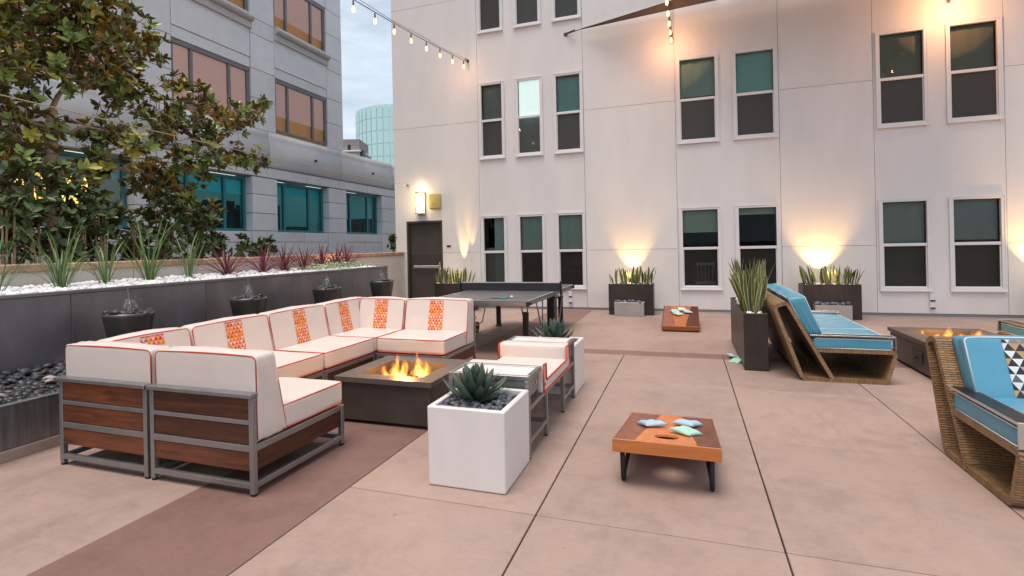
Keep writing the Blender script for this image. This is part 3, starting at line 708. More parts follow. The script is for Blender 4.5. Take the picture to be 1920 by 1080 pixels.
b = MB(); b.box(-9, -2.4, -8.5, 16.28, 0, 14.6); b.box(-2.4, -.9, -8.5, 16.28, 5.12, 14.6); obj('building_mass', b, m_grey, off)
b = MB(); b.box(-2.42, -2.39, -8.5, 22.9, .3, 5.0); b.box(-2.4, -.3, -8.5, 22.9, 3.95, 4.0); b.box(-2.4, -.3, -8.5, 22.9, .8, .9); obj('office_room', b, m_office, off)
# lower storey with teal windows
low_cols = [(12.95, 15.40), (16.40, 18.78), (19.83, 22.2)]+[(12.95-PITCH*k, 15.40-PITCH*k) for k in range(1, 6)]
opening = sorted(low_cols)
for i, (a, b_) in enumerate(opening):
    nxt = opening[i+1][0] if i+1 < len(opening) else 23.0
    for z0, z1 in ((.0, 1.1), (1.1, 2.12), (2.12, 2.64), (2.64, 3.2), (3.2, 3.72)): opanel(b_, nxt, z0, z1, m_grey, .0, .5)
    mid = (a+b_)/2
    for (p, q) in ((a, mid), (mid, b_)):
        opanel(p, q, 1.78, 2.10, m_grey, -.05); opanel(p, q, .9, 1.78, m_grey, -.05); opanel(p, q, 0, .9, m_grey, -.05)
    f = MB(); z0w, z1w = 2.11, 3.69
    f.box(-.34, -.26, a+.01, b_-.01, z0w, z0w+.07); f.box(-.34, -.26, a+.01, b_-.01, z1w-.08, z1w)
    for yy in (a+.01, a+.53, a+1.68, b_-.09): f.box(-.34, -.255, yy, yy+.08, z0w+.07, z1w-.08)
    w = obj('window', f, m_tealframe, off)
    for j, (ya, yb) in enumerate(((a+.09, a+.53), (a+.61, a+1.68), (a+1.76, b_-.09))):
        p = MB(); p.quad([(-.30, ya, z0w+.07), (-.30, yb, z0w+.07), (-.30, yb, z1w-.08), (-.30, ya, z1w-.08)]); obj('pane', p, m_officeglass if 5.8 < a < 6.4 else m_tealglass, w)
        if a > 19: continue
        dz = (.38, .36, .46)[j] if not (16 < a < 17 and j) else .0
        if a < 12: dz = .50
        if dz:
            p = MB(); p.quad([(-.36, ya, z1w-dz), (-.36, yb, z1w-dz), (-.36, yb, z1w), (-.36, ya, z1w)]); obj('shade', p, m_bl['aqua'], w)
    if 5.8 < a < 6.4 or 16 < a < 17:
        ya, yb = (a+.5, a+1.9) if a < 10 else (a+.1, a+.5)
        p = MB(); p.quad([(-.55, ya, z0w+.2), (-.55, yb, z0w+.2), (-.55, yb, z1w-.45), (-.55, ya, z1w-.45)]); obj('lit_wall', p, m_lit if a < 10 else m_bl['curtain'], w)
b = MB()   # desk clutter behind the glass
for (y, z, h, wd) in ((11.35, 2.2, .35, .4), (13.9, 2.18, .13, .9), (10.4, 2.2, .2, .5)): b.box(-.60, -.42, y, y+wd, z, z+h, .02)
obj('desk_screen', b, m_black, off)
b = MB(); r_ = random.Random(3)
for k in range(26):
    y = r_.uniform(-2, 19); b.box(-2.3+r_.uniform(0, .9), -1.2+r_.uniform(0, .3), y, y+r_.uniform(.3, 1.1), .9, r_.uniform(2.3, 3.1), .02)
obj('office_furniture', b, m_black, off)
b = MB()
for k in range(9): b.box(-1.9, -1.3, 1.5+k*2.1, 2.3+k*2.1, 3.92, 3.945)
obj('ceiling_light', b, m_panel, off)
# plain course above the windows and the curved band
for k in range(-4, 11):
    y = 12.55+k*1.73; opanel(y, y+1.73, 3.735, 4.045, m_grey, .0, .5)
yb = [-8.2, -4.75, -1.3, 2.15, 5.6, 9.08, 12.56, 16.02, 19.5, 23.0]
n = 14
for a, b_ in zip(yb, yb[1:]):
    b = MB(); g_ = .010
    prof = [(-.5, 4.055), (.02, 4.055)]+[(.03+.085*math.sin(PI*(i/n)**.9), 4.06+.90*i/n) for i in range(1, n)]+[(.04, 4.97), (.04, 5.13), (-.5, 5.13)]
    b.prism([(z, x) for x, z in prof], 1, a+g_, b_-g_)
    bd = obj('curved_band', b, m_band, off, fix=True)
    for f in bd.data.polygons: f.use_smooth = abs(f.normal.y) < .5 and f.normal.x > .1
b = MB()
for y in (14.55, 17.95, 11.1): b.box(.07, .18, y, y+.07, 4.50, 4.57, .01)
obj('band_spout', b, m_black, off)
b = MB(); b.box(-9, -2.4, 16.285, 23, 0, 5.05); b.box(-2.4, -.5, 16.285, 23, 4.1, 5.05); obj('podium_mass', b, m_grey, off)

# distant buildings seen in the gap
def far_dir(px, py, dist):
    d = _f + _r2*((px-960)/971.6) - _u2*((py-461.6)/971.6); return Vector((0, 0, 1.5)) + d*dist
t = thing('glass_tower', 'distant round tower of pale green glass in the gap between the buildings', 'tower', (0, 0, 0))
c0 = far_dir(755, 300, 170); rad = 14.6; zt = far_dir(700, 219, 170).z
t.location = (c0.x, c0.y, 0)
m_gt, nt, p = newmat('green_curtain_wall'); p.inputs['Base Color'].default_value = (.58, .80, .76, 1); p.inputs['Roughness'].default_value = .2; p.inputs['Metallic'].default_value = .35
m_gt2 = M('green_mullion', (.38, .58, .57), .5)
N = 44
for k in range(N):
    a0 = 2*PI*k/N+.010; a1 = 2*PI*(k+1)/N-.010
    b = MB(); zs = [0]+[zt-3.9*j for j in range(8, 0, -1)]+[zt]
    for z0, z1 in zip(zs, zs[1:]):
        b.quad([(rad*math.cos(a0), rad*math.sin(a0), z0+.12), (rad*math.cos(a1), rad*math.sin(a1), z0+.12), (rad*math.cos(a1), rad*math.sin(a1), z1), (rad*math.cos(a0), rad*math.sin(a0), z1)])
    obj('glass_bay', b, m_gt, t)
b = MB(); b.lathe([(rad-.15, 0), (rad-.15, zt-.1), (0, zt-.1)], N); obj('tower_core', b, m_gt2, t)
t = thing('stone_building', 'small pale stone building far behind beside the glass tower', 'building', (0, 0, 0))
c0 = far_dir(655, 290, 110); t.location = (c0.x, c0.y, 0); t.rotation_euler = (0, 0, YAW)
zt = far_dir(660, 259, 110).z
m_far = M('pale_stone', (.50, .46, .43), .8); m_far2 = M('brown_stone', (.30, .25, .24), .8)
b = MB(); b.box(-3, 2.35, 0, 8, 0, zt-2.9, .05); obj('wall', b, m_far, t)
b = MB(); b.box(-3, 1.9, 1.0, 8, zt-2.9, zt, .05); obj('upper_wall', b, m_far2, t)
b = MB(); b.box(-3.2, 2.6, -.3, 8, zt-2.95, zt-2.6, .05); obj('cornice', b, m_trim, t)
b = MB(); b.box(-.6, .0, .95, 1.1, zt-2.3, zt-1.2); b.box(2.3, 2.9, -.1, 2, 0, zt-2.5); obj('window', b, m_black, t)
# ------------------------------------------------------------------ garden wall, raised planter with water spouts, pebble trough
def pebble_mesh(name, seed, mat, flat=.62):
    r = random.Random(seed); b = bmesh.new(); bmesh.ops.create_icosphere(b, subdivisions=2, radius=1.0)
    o = Vector((r.random()*9, r.random()*9, r.random()*9))
    for v in b.verts:
        n = noise.noise(v.co*.9+o)*.35
        v.co = Vector((v.co.x*(1+n), v.co.y*.82*(1+n), v.co.z*flat*(1+n)))
    me = bpy.data.meshes.new(name); b.to_mesh(me); b.free(); me.materials.append(mat)
    me.polygons.foreach_set('use_smooth', [True]*len(me.polygons)); return me
PW = [pebble_mesh('white_pebble', k, m_pebw, .75) for k in range(5)]
PK = [pebble_mesh('black_pebble', 20+k, m_pebk, .55) for k in range(5)]
PG = [pebble_mesh('slate_pebble', 40+k, m_pebg, .68) for k in range(5)]
m_pebp = M('pink_pebble', (.42, .33, .30), .6, rand=.2)
PP = pebble_mesh('pale_pebble', 61, m_pebp, .6)
def pebble(par, meshes, loc, s, name='pebble'):
    return place(name, R.choice(meshes), par, loc, (R.uniform(-.5, .5), R.uniform(-.5, .5), R.uniform(0, 6.28)), (s, s*R.uniform(.8, 1.1), s*R.uniform(.85, 1.1)))
def joined_pebbles(name, par, me0, spots, mat):
    """one mesh of many small stones (past the number kept as single parts)"""
    src = bmesh.new(); bmesh.ops.create_icosphere(src, subdivisions=1, radius=1.0)
    sv = [v.co.copy() for v in src.verts]; sf = [[v.index for v in f.verts] for f in src.faces]; src.free()
    V = []; F = []
    for loc, s in spots:
        q = Euler((R.uniform(-.5, .5), R.uniform(-.5, .5), R.uniform(0, 6.28))).to_matrix(); o = len(V); w = R.uniform(.75, 1.0)
        for v in sv: V.append(tuple(q @ Vector((v.x*s, v.y*s*w, v.z*s*.65)) + Vector(loc)))
        F += [[i+o for i in f] for f in sf]
    me = bpy.data.meshes.new(name); me.from_pydata(V, [], F); me.materials.append(mat); me.polygons.foreach_set('use_smooth', [True]*len(me.polygons))
    o = bpy.data.objects.new(name, me); C.objects.link(o); o.parent = par; o['kind'] = 'stuff'; return o

gw = thing('garden_wall', 'low cream garden wall with tan stone coping behind the raised planter', 'wall', (-6.9, 0, 0))
y = -4.0; k = 0
while y < 11.74:
    L = min(1.48, 11.755-y); b = MB(); b.box(-.22, 0, y+.003, y+L-.003, 0, 1.325, .004); obj('wall_block', b, m_cream, gw); y += 1.48
y = -4.0
while y < 11.74:
    L = R.uniform(.5, .72)
    if y+L > 11.3: L = 11.755-y
    dz = R.uniform(-.004, .004); dx = R.uniform(-.004, .004)
    b = MB(); b.box(-.29+dx, .035+dx, y+.004, y+L-.004, 1.326, 1.412+dz, .010); obj('coping_stone', b, m_coping, gw); y += L

XWW, ZWW, YE = -5.70, 1.160, 9.05
rp = thing('raised_planter', 'long dark metal raised planter topped with white pebbles and running water spouts', 'planter', (XWW, 0, 0))
yy = [-3.9, -2.4, -.9, .6, 2.1, 3.42, 4.92, 6.42, 7.92, YE]
for a, b_ in zip(yy, yy[1:]):
    b = MB(); b.box(-.03, 0, a+.0025, b_-.0025, 0, ZWW-.035, .003); obj('metal_panel', b, m_zinc, rp)
b = MB(); b.box(-1.17, 0, YE, YE+.03, 0, ZWW-.036); obj('end_panel', b, m_zinc, rp)
b = MB(); b.box(-.05, .012, -3.9, YE+.035, ZWW-.034, ZWW, .004); b.box(-1.17, -.05, YE-.015, YE+.035, ZWW-.034, ZWW, .004); obj('cap_rail', b, m_zinc, rp)
b = MB(); b.box(-1.18, -.031, -3.9, YE-.001, .2, ZWW-.05); obj('soil', b, m_soil, rp)
spots = []
yv = -.6
for _ in range(6200):
    y = -.4 + (YE+.36)*R.random()**1.0; x = -1.16+1.08*R.random()
    s = R.uniform(.020, .038); z = ZWW-.055+R.uniform(0, .045)+.05*max(0, -x-.2)*.6
    spots.append((math.hypot(x+XWW, y), (x, y, z), s))
near = [q for q in spots if q[1][1] > 2.6]; near.sort(key=lambda q: q[0]); rest = [q for q in spots if q[1][1] <= 2.6]+near[285:]
for d, loc, s in near[:285]: pebble(rp, PW, (loc[0], loc[1], loc[2]+.008), s*1.18)
joined_pebbles('white_gravel', rp, None, [(l, s*1.1) for d, l, s in rest], m_pebw)

tr = thing('stone_trough', 'long steel trough of black river stones at the foot of the dark planter', 'planter', (-4.735, 0, 0))
yy = [-3.9, -1.5, .9, 3.3, 5.7, 8.1, 9.1]
for a, b_ in zip(yy, yy[1:]):
    b = MB(); b.box(-.03, 0, a+.002, b_-.002, .09, .405, .003); obj('steel_panel', b, m_steel, tr)
b = MB(); b.box(-.05, .006, -3.9, 9.1, .4055, .418, .003); obj('rim', b, m_alu, tr)
b = MB(); b.box(-.95, -.03, -3.9, 9.1, .0, .36); obj('bed', b, m_soil, tr)
b = MB(); b.box(-.06, .005, -3.9, 9.1, -.01, .0885, .012); obj('concrete_footing', b, m_floor, tr)
spots = []
for i in range(22):
    for k in range(13):
        y = 2.25+1.35*(i+.5)/22+R.uniform(-.03, .03); x = -.91+.87*(k+.5)/13+R.uniform(-.025, .025)
        pebble(tr, PK if R.random() > .05 else [PP], (x, y, .372+.03*R.random()+.13*max(0, -x-.12)), R.uniform(.032, .052), 'river_stone')
for _ in range(1500):
    y = R.choice((R.uniform(-3.8, 2.25), R.uniform(2.25, 3.6), R.uniform(3.6, 9.0))); x = -.93+.88*R.random(); spots.append((y, (x, y, .35+.03*R.random()+.12*max(0, -x-.12)), R.uniform(.035, .06)))
joined_pebbles('river_stones', tr, None, [(l, s) for d, l, s in spots], m_pebk)

# bronze pots catching the water
def arc(p, a, h, d, n=10):
    return [(p[0]+math.cos(a)*d*t/n, p[1]+math.sin(a)*d*t/n, p[2]+h*4*(t/n)*(1-t/n)*1.0+(-.06)*(t/n)**2) for t in range(n+1)]
pot_lab = ['bronze water pot behind the sofa corner that hides most of its cushion print',
           'second bronze water pot from the open pebbles, behind the middle sofa seats',
           'third bronze water pot along the dark planter, behind the far sofa corner',
           'bronze water pot at the door end of the dark planter, beside the cream wall']
for i, y in enumerate((3.62, 5.09, 6.58, 8.08)):
    t = thing('water_pot', pot_lab[i], 'pot', (-5.20, y, .40), 0, 'bronze water pots along the raised planter')
    b = MB(); b.lathe([(.115, 0), (.13, .02), (.208, .49), (.215, .51), (.208, .53), (.193, .53), (.185, .47), (0, .45)], 28, cap0=True); obj('bowl', b, m_pot, t)
    for _ in range(34):
        a, r_ = R.uniform(0, 6.28), .182*math.sqrt(R.random()); pebble(t, PK, (r_*math.cos(a), r_*math.sin(a), .505+R.uniform(0, .035)), R.uniform(.03, .048), 'river_stone')
    b = MB(); n = 12
    b.tube([(.004*math.sin(k*1.3), .003*math.cos(k), .52+.25*k/10) for k in range(11)], [.0055-.0003*k for k in range(11)], 6)
    for j in range(14):
        b.tube(arc((0, 0, .60+.02*(j % 3)), j*PI/7+R.uniform(-.2, .2), R.uniform(.02, .05), R.uniform(.03, .075)), [.0032]*11, 5)
    for j in range(40):
        a = R.uniform(0, 6.28); r_ = R.uniform(.01, .13); z = .56+R.uniform(0, .15)
        b.lathe([(0, -.005), (.0045, 0), (0, .005)], 5, (r_*math.cos(a), r_*math.sin(a), z))
    obj('water_jet', b, m_water, t)

# ------------------------------------------------------------------ plants built leaf by leaf
def blade(name, L, w, curve, mat, n=8, fold=.25, tipw=0.0, basew=.55, twist=0.0, wide=.35, thick=0.0):
    """leaf growing along +Z, bending towards +X"""
    b = MB(); rows = []; x = z = 0.0
    for i in range(n+1):
        t = i/n; ang = curve*t**1.4
        if i: x += L/n*math.sin(ang); z += L/n*math.cos(ang)
        wd = w*((basew+(1-basew)*min(1, t/wide)) if t < wide else max(tipw, 1-((t-wide)/(1-wide))**2.2))
        tw = twist*t; c, s_ = math.cos(tw), math.sin(tw); d = fold*wd
        mid = Vector((x, 0, z)); nx = Vector((math.cos(ang), 0, -math.sin(ang)))
        rows.append((b.pt(mid+Vector((0, wd*c/2, 0))+nx*(wd*s_/2-d)), b.pt(mid+nx*0), b.pt(mid-Vector((0, wd*c/2, 0))-nx*(wd*s_/2+d))))
        if thick: rows[-1] += (b.pt(mid+nx*thick*wd),)
    for i in range(n):
        t0, t1 = i/n, (i+1)/n; A, B = rows[i], rows[i+1]
        b.face((A[0], A[1], B[1], B[0]), 0, True, [(0, t0), (.5, t0), (.5, t1), (0, t1)])
        b.face((A[1], A[2], B[2], B[1]), 0, True, [(.5, t0), (1, t0), (1, t1), (.5, t1)])
        if thick:
            b.face((A[3], A[0], B[0], B[3]), 0, True, [(.5, t0), (0, t0), (0, t1), (.5, t1)])
            b.face((A[2], A[3], B[3], B[2]), 0, True, [(1, t0), (.5, t0), (.5, t1), (1, t1)])
    return b.mesh(name, [mat])
def tuft(t, meshes, n, spread, lean, smin, smax, seed, name='leaf'):
    r = random.Random(seed)
    for i in range(n):
        a = i*2.39996+r.uniform(-.4, .4); d = spread*math.sqrt((i+.5)/n)
        ln = lean*(i/n)**.8+r.uniform(-.06, .06); s = r.uniform(smin, smax)
        place(name, meshes[r.randrange(len(meshes))], t, (d*math.cos(a), d*math.sin(a), r.uniform(-.02, .01)), (0, ln, a), (s, s, s))

ST = [blade('strap_leaf', 1.0, .023, c, m_strap, 12, .25, 0, .8, tw, .25) for c, tw in ((.5, .2), (.9, -.2), (1.5, .3), (2.3, .1), (.25, 0))]
st_lab = ['strappy green plant half cut off by the picture edge beside the pebble bed', 'tall strappy green plant on the white pebbles in front of the magnolia trunk', 'strappy green plant above the water pot behind the sofa corner',
          'strappy green plant with many arching blades on the pebbles between two others', 'strappy green plant growing next to the first burgundy spiky plant']
for i, y in enumerate((3.20, 3.74, 4.22, 4.71, 5.28)):
    t = thing('strap_plant', st_lab[i], 'plant', (-6.42+.03*(i % 2), y, ZWW-.01), 0, 'strappy green plants on the pebble bed')
    tuft(t, ST, (20, 30, 24, 27, 20)[i], .06, .40, .50, (.8, .98, .84, .95, .86)[i], 100+i)
CO = [blade('cordyline_leaf', .5, .022, c, m_cord, 6, .3, 0, .6, 0, .3) for c in (.15, .45, .9)]
co_lab = ['burgundy spiky plant next to the strappy green plants on the pebbles', 'second burgundy spiky plant from the green strappy ones', 'third burgundy spiky plant, standing just before the variegated ground cover starts',
          'burgundy spiky plant at the near edge of the variegated ground cover', 'burgundy spiky plant in the middle of the variegated ground cover', 'burgundy spiky plant at the far edge of the ground cover', 'burgundy spiky plant beside the warm glowing uplight at the end of the bed']
for i, y in enumerate((5.92, 6.55, 7.07, 7.50, 8.02, 8.36, 8.74)):
    t = thing('burgundy_plant', co_lab[i], 'plant', (-6.44+.05*(i % 2), y, ZWW-.01), R.random()*6, 'burgundy spiky plants on the pebble bed')
    tuft(t, CO, 40, .035, 1.1, .75, 1.15, 140+i)
# variegated ground cover
b = MB()
for _ in range(900):
    y = R.uniform(7.2, 8.62); x = -6.05+.36*R.gauss(0, .45); z = ZWW+.02+.10*R.random()*(1-abs((y-7.9)/.9)**2)
    q = Euler((R.uniform(-.9, .9), R.uniform(-.9, .9), R.uniform(0, 6.28))).to_matrix(); s = R.uniform(.018, .032)
    b.quad([Vector((x, y, z))+q @ Vector(v) for v in ((-s*.2, 0, 0), (0, -s*.6, .003), (s*1.3, 0, 0), (0, s*.6, .003))])
tag(obj('ground_cover', b, m_cover), 'low variegated green and cream ground cover on the white pebbles', 'ground cover', kind='stuff')
t = thing('bed_uplight', 'small black uplight glowing against the cream wall at the end of the pebble bed', 'spotlight', (-6.62, 9.0-.12, ZWW))
b = MB(); b.lathe([(.0, 0), (.03, 0), (.035, .08), (.028, .085)], 12); obj('housing', b, m_black, t)
b = MB(); b.lathe([(.027, .078), (0, .078)], 12); obj('lens', b, emit('warm_lens', (1, .7, .3), 12), t)
lamp('uplight_lamp', t, (.03, 0, .12), 5, (1, .62, .18), .04)

# agaves
AG = [blade('agave_leaf', .30, .088, c, m_agave, 8, -.16, 0, .62, 0, .45, .14) for c in (-.25, -.05, .2)]
def agave(t, z, seed, scale=1.0):
    r = random.Random(seed); n = 40
    for i in range(n):
        f = i/n; a = i*2.39996; ln = .06+1.02*f**.9; s = scale*(.62+.42*f if f < .75 else .92)*r.uniform(.92, 1.08)
        place('leaf', AG[r.randrange(3)], t, (.035*f*math.cos(a), .035*f*math.sin(a), z+.10*(1-f)), (0, ln, a), (s, s, s))
    b = MB(); b.lathe([(.03, -.02), (.05, .03), (.03, .12), (0, .15)], 10, (0, 0, z)); obj('stem', b, m_agave, t)
def white_planter(loc, w, h, lab, slot):
    t = thing('white_planter', lab, 'planter', loc, 0, 'square white planters with agaves')
    b = MB(); hw = w/2; wl_ = .038
    def loop(hh, rc, z): return [b.pt((sx*(hh-rc)+rc*math.cos(a0+k*PI/8), sy*(hh-rc)+rc*math.sin(a0+k*PI/8), z)) for (sx, sy, a0) in ((1, 1, 0), (-1, 1, PI/2), (-1, -1, PI), (1, -1, 1.5*PI)) for k in range(5)]
    rings = [loop(hw-.006, .012, .004), loop(hw-.002, .012, .012), loop(hw, .012, h-.006), loop(hw-.005, .010, h), loop(hw-wl_+.004, .006, h), loop(hw-wl_, .006, h-.005), loop(hw-wl_, .006, h-.12)]
    for A, B in zip(rings, rings[1:]):
        for k in range(20): b.face((A[k], A[(k+1) % 20], B[(k+1) % 20], B[k]), 0, False)
    obj('shell', b, m_planter, t)
    b = MB(); b.box(-hw+wl_, hw-wl_, -hw+wl_, hw-wl_, .02, h-.05); obj('soil', b, m_soil, t)
    cells = int((w-.09)/.042)
    for i in range(cells):
        for j in range(cells):
            x = -hw+.062+(w-.124)*(i+.5)/cells+R.uniform(-.014, .014); y = -hw+.062+(w-.124)*(j+.5)/cells+R.uniform(-.014, .014)
            if math.hypot(x, y) < .07: continue
            pebble(t, PG if R.random() > .04 else [PP], (x, y, h-.036+R.uniform(0, .022)), R.uniform(.020, .033))
    return t
white_planter((-1.317, 3.19, 0), .52, .50, 'square white planter of slate pebbles standing before the silver tray table', 0)
t = thing('agave', 'big grey-green agave growing from the white planter in front of the fire pit', 'plant', (-1.36, 3.22, .43)); agave(t, .02, 5, .88)
white_planter((-1.317, 5.30, 0), .50, .50, 'square white planter behind the white cushioned bench, half hidden by it', 1)
t = thing('agave', 'agave growing from the white planter behind the bench, under the ping pong table end', 'plant', (-1.33, 5.30, .43)); agave(t, .02, 9, .95)

# snake plants
SN = [blade('snake_leaf', 1.0, .085, c, m_snake, 9, .12, 0, .55, tw, .5) for c, tw in ((.05, .5), (.15, -.4), (.3, .7), (.0, .2))]
SN2 = SN
def snake(lab, loc, w, d, n, hmin, hmax, seed, group='snake plants in dark planters'):
    t = thing('snake_plant', lab, 'plant', loc, 0, group); r = random.Random(seed)
    for i in range(n):
        x = r.uniform(-w/2, w/2); y = r.uniform(-d/2, d/2); a = r.uniform(0, 6.28); s = r.uniform(hmin, hmax)
        ln = r.uniform(.02, .17)+.9*max(0, abs(x)/(w/2)-.66)*(.4 if w < .4 else 1)+(.12*r.random() if w < .4 else 0)
        az = (0 if x > 0 else PI)+r.uniform(-1.2, 1.2)
        q = (Matrix.Rotation(az, 3, 'Z') @ Matrix.Rotation(ln, 3, 'Y') @ Matrix.Rotation(a, 3, 'Z')).to_euler()
        wd = r.uniform(.52, .72)
        place('leaf', SN[r.randrange(4)], t, (x, y, -.01), q, (wd, wd, s))
    return t
def dark_planter(x0, x1, y0, y1, h, lab, n=48, grp='dark metal planters along the patio'):
    t = thing('dark_planter', lab, 'planter', ((x0+x1)/2, (y0+y1)/2, 0), 0, grp)
    w, d = (x1-x0)/2, (y1-y0)/2; b = MB()
    b.box(-w, w, -d, -d+.018, .006, h, .003); b.box(-w, w, d-.018, d, .006, h, .003); b.box(-w, -w+.018, -d+.018, d-.018, .006, h, .003); b.box(w-.018, w, -d+.018, d-.018, .006, h, .003)
    obj('shell', b, m_box_d, t)
    b = MB(); b.box(-w+.018, w-.018, -d+.018, d-.018, .02, h-.03); obj('soil', b, m_soil, t)
    for _ in range(n): pebble(t, PW, (R.uniform(-w+.04, w-.04), R.uniform(-d+.04, d-.04), h-.022+R.uniform(0, .02)), R.uniform(.018, .030))
    return t
pl_lab = ['dark planter box against the white wall beside the door, behind the table tennis table', 'dark planter box against the white wall near the small game board', 'dark planter box against the white wall behind the wicker sofa', 'dark planter box against the white wall past the last windows, mostly out of view']
sn_lab = ['row of upright snake plants lit from within beside the door', 'cluster of snake plants lit gold from within, behind the small game board', 'cluster of snake plants against the brightest glow on the white wall', 'snake plants past the last windows, mostly out of view']
bx_lab = ['low silver box of grey stones in front of the planter beside the door', 'low silver box of grey stones in front of the planter near the small game board', 'low silver box of grey stones in front of the planter behind the wicker sofa', 'low silver box of grey stones past the last windows']
for i, (x0, x1) in enumerate(((-5.70, -4.75), (-1.585, -.665), (2.085, 3.05), (5.85, 6.80))):
    t = dark_planter(x0, x1, 11.10, 11.52, .655, pl_lab[i]); cx = (x0+x1)/2
    snake(sn_lab[i], (cx, 11.22, .64), .86, .20, 46, .24, .44, 300+i, 'snake plants lit against the white wall')
    if i in (1, 2):
        s = thing('stone_box', bx_lab[i], 'planter', (cx-.02, 11.0, 0), 0, 'low silver boxes of stones')
        b = MB(); b.box(-.30, .30, -.09, -.08, .004, .285, .002); b.box(-.30, .30, .08, .09, .004, .285, .002); b.box(-.30, -.29, -.08, .08, .004, .285, .002); b.box(.29, .30, -.08, .08, .004, .285, .002); b.box(-.29, .29, -.08, .08, .01, .26); obj('shell', b, m_box_s, s)
        for k in range(13): pebble(s, PG, (-.25+.5*(k % 7)/6+R.uniform(-.02, .02), R.uniform(-.05, .05), .285+R.uniform(-.01, .02)), R.uniform(.045, .065), 'stone')
    u = thing('planter_uplight', ['uplight glowing among the snake plants beside the door', 'uplight glowing among the snake plants near the small game board', 'bright uplight among the snake plants behind the wicker sofa', 'uplight in the planter past the last windows'][i], 'spotlight', (cx+(.02, .0, -.06, -.36)[i], 11.40, .655), 0, 'uplights in the wall planters')
    b = MB(); b.lathe([(0, 0), (.035, 0), (.045, .10), (.036, .105)], 14); o = obj('housing', b, m_black, u)
    b = MB(); b.lathe([(.036, .095), (0, .095)], 14); obj('lens', b, emit('warm_lens', (1, .72, .32), 15), u)
    if i == 0:
        for dx, tz, e_ in ((.0, 0, 170), (.22, .30, 60)): lamp('uplight_beam', u, (dx, .20, .10+tz), e_, (1, .60, .22), .012, 'SPOT', (math.radians(180-9), 0, 0), math.radians(22), .8)
    else:
        E_ = (0, 52, 100, 130)[i]
        lamp('uplight_beam', u, (0, .11, .15), E_, (1, .50, .14), .02, 'SPOT', (math.radians(180-24), 0, 0), math.radians((44, 74, 84, 84)[i]), .7)
    lamp('uplight_spill', u, (0, -.13, .20), (5, 5, 6, 5)[i], (1, .62, .20), .03)
dark_planter(.615, .872, 6.56, 8.42, .665, 'tall narrow dark planter of snake plants beside the wicker sofa back', 90)
t = snake('dense yellow-edged snake plant in the narrow dark planter behind the wicker sofa', (.745, 7.30, .655), .17, 1.30, 84, .42, .68, 350)

# magnolia over the garden wall
tree = thing('magnolia_tree', 'large magnolia with glossy leaves and rusty undersides leaning over the garden wall', 'tree', (-8.5, 4.9, .4))
def wp(px, py, x):
    d = _f + _r2*((px-960)/971.6) - _u2*((py-461.6)/971.6); k = x/d.x; return Vector((0, 0, 1.5))+d*k
CL = [(40,40,80),(130,50,80),(210,55,65),(268,85,42),(30,130,70),(120,130,70),(200,140,65),(255,170,50),(300,210,42),(-60,90,90),(-70,230,90),(-60,360,90),
 (330,165,28),(368,195,40),(420,212,36),(465,208,30),(492,196,16),(325,240,52),(395,250,42),(440,240,26),(448,300,32),(487,294,20),(395,300,38),(345,300,40),
 (40,230,60),(110,240,34),(185,250,50),(250,262,55),(30,310,60),(120,330,55),(200,322,55),(275,330,52),(315,345,44),(350,375,46),(385,405,30),(60,-60,90),(170,-50,90),(-60,-40,100)]
TC = []
rt = random.Random(11)
for (px, py, rr) in CL:
    x = -8.5+rt.uniform(-.55, .65)
    if px > 350: x = -8.1+rt.uniform(-.3, .3)
    p = wp(px, py, x); w = (p-Vector((0, 0, 1.5))).dot(_f); TC.append((p, rr*w/971.6))
base = wp(97, 400, -8.5); base.z = .4
fork = wp(97, 205, -8.5)
b = MB()
lo = Vector(tree.location)
b.tube([base-lo, base.lerp(fork, .4)+Vector((.03, .04, 0))-lo, base.lerp(fork, .75)+Vector((-.03, 0, 0))-lo, fork-lo], [.11, .085, .075, .062], 10)
obj('trunk', b, m_bark, tree)
twigs = MB()
limb_ends = []
order = sorted(range(len(TC)), key=lambda i: (TC[i][0]-fork).length)
nodes = [(base.lerp(fork, t_), .05) for t_ in (.35, .55, .75, .9, 1.0)]
for i in order:
    p, r_ = TC[i]
    q, qr = min(nodes, key=lambda n_: (n_[0]-p).length + (1.2 if n_[0].z > p.z+.3 else 0))
    mid = q.lerp(p, .5)+Vector((rt.uniform(-.15, .15), rt.uniform(-.15, .15), rt.uniform(-.05, .18)))
    r0 = min(qr*.8, .036); r1 = max(.008, r0*.5)
    b = MB(); b.tube([q-lo, q.lerp(mid, .5)+Vector((0, 0, .03))-lo, mid-lo, mid.lerp(p, .6)+Vector((0, 0, .03))-lo, p-lo], [r0, r0*.9, (r0+r1)/2, r1*1.1, r1], 7, caps=False); obj('limb', b, m_bark, tree)
    nodes.append((mid, r0)); nodes.append((p, r1*1.6))
def leaf6(L, w, d):
    return [(0, 0, 0), (L*.22, w*.34, .006), (L*.55, w*.5, -d*.15), (L*.85, w*.30, -d*.7), (L, 0, -d), (L*.85, -w*.30, -d*.7), (L*.55, -w*.5, -d*.15), (L*.22, -w*.34, .006), (L*.38, 0, -.010), (L*.72, 0, -.010-d*.4)]
LF = ((0, 8, 1), (1, 8, 2), (8, 9, 3, 2), (9, 4, 3), (9, 5, 4), (8, 6, 5, 9), (7, 6, 8), (0, 7, 8))
leaves = []; light = []
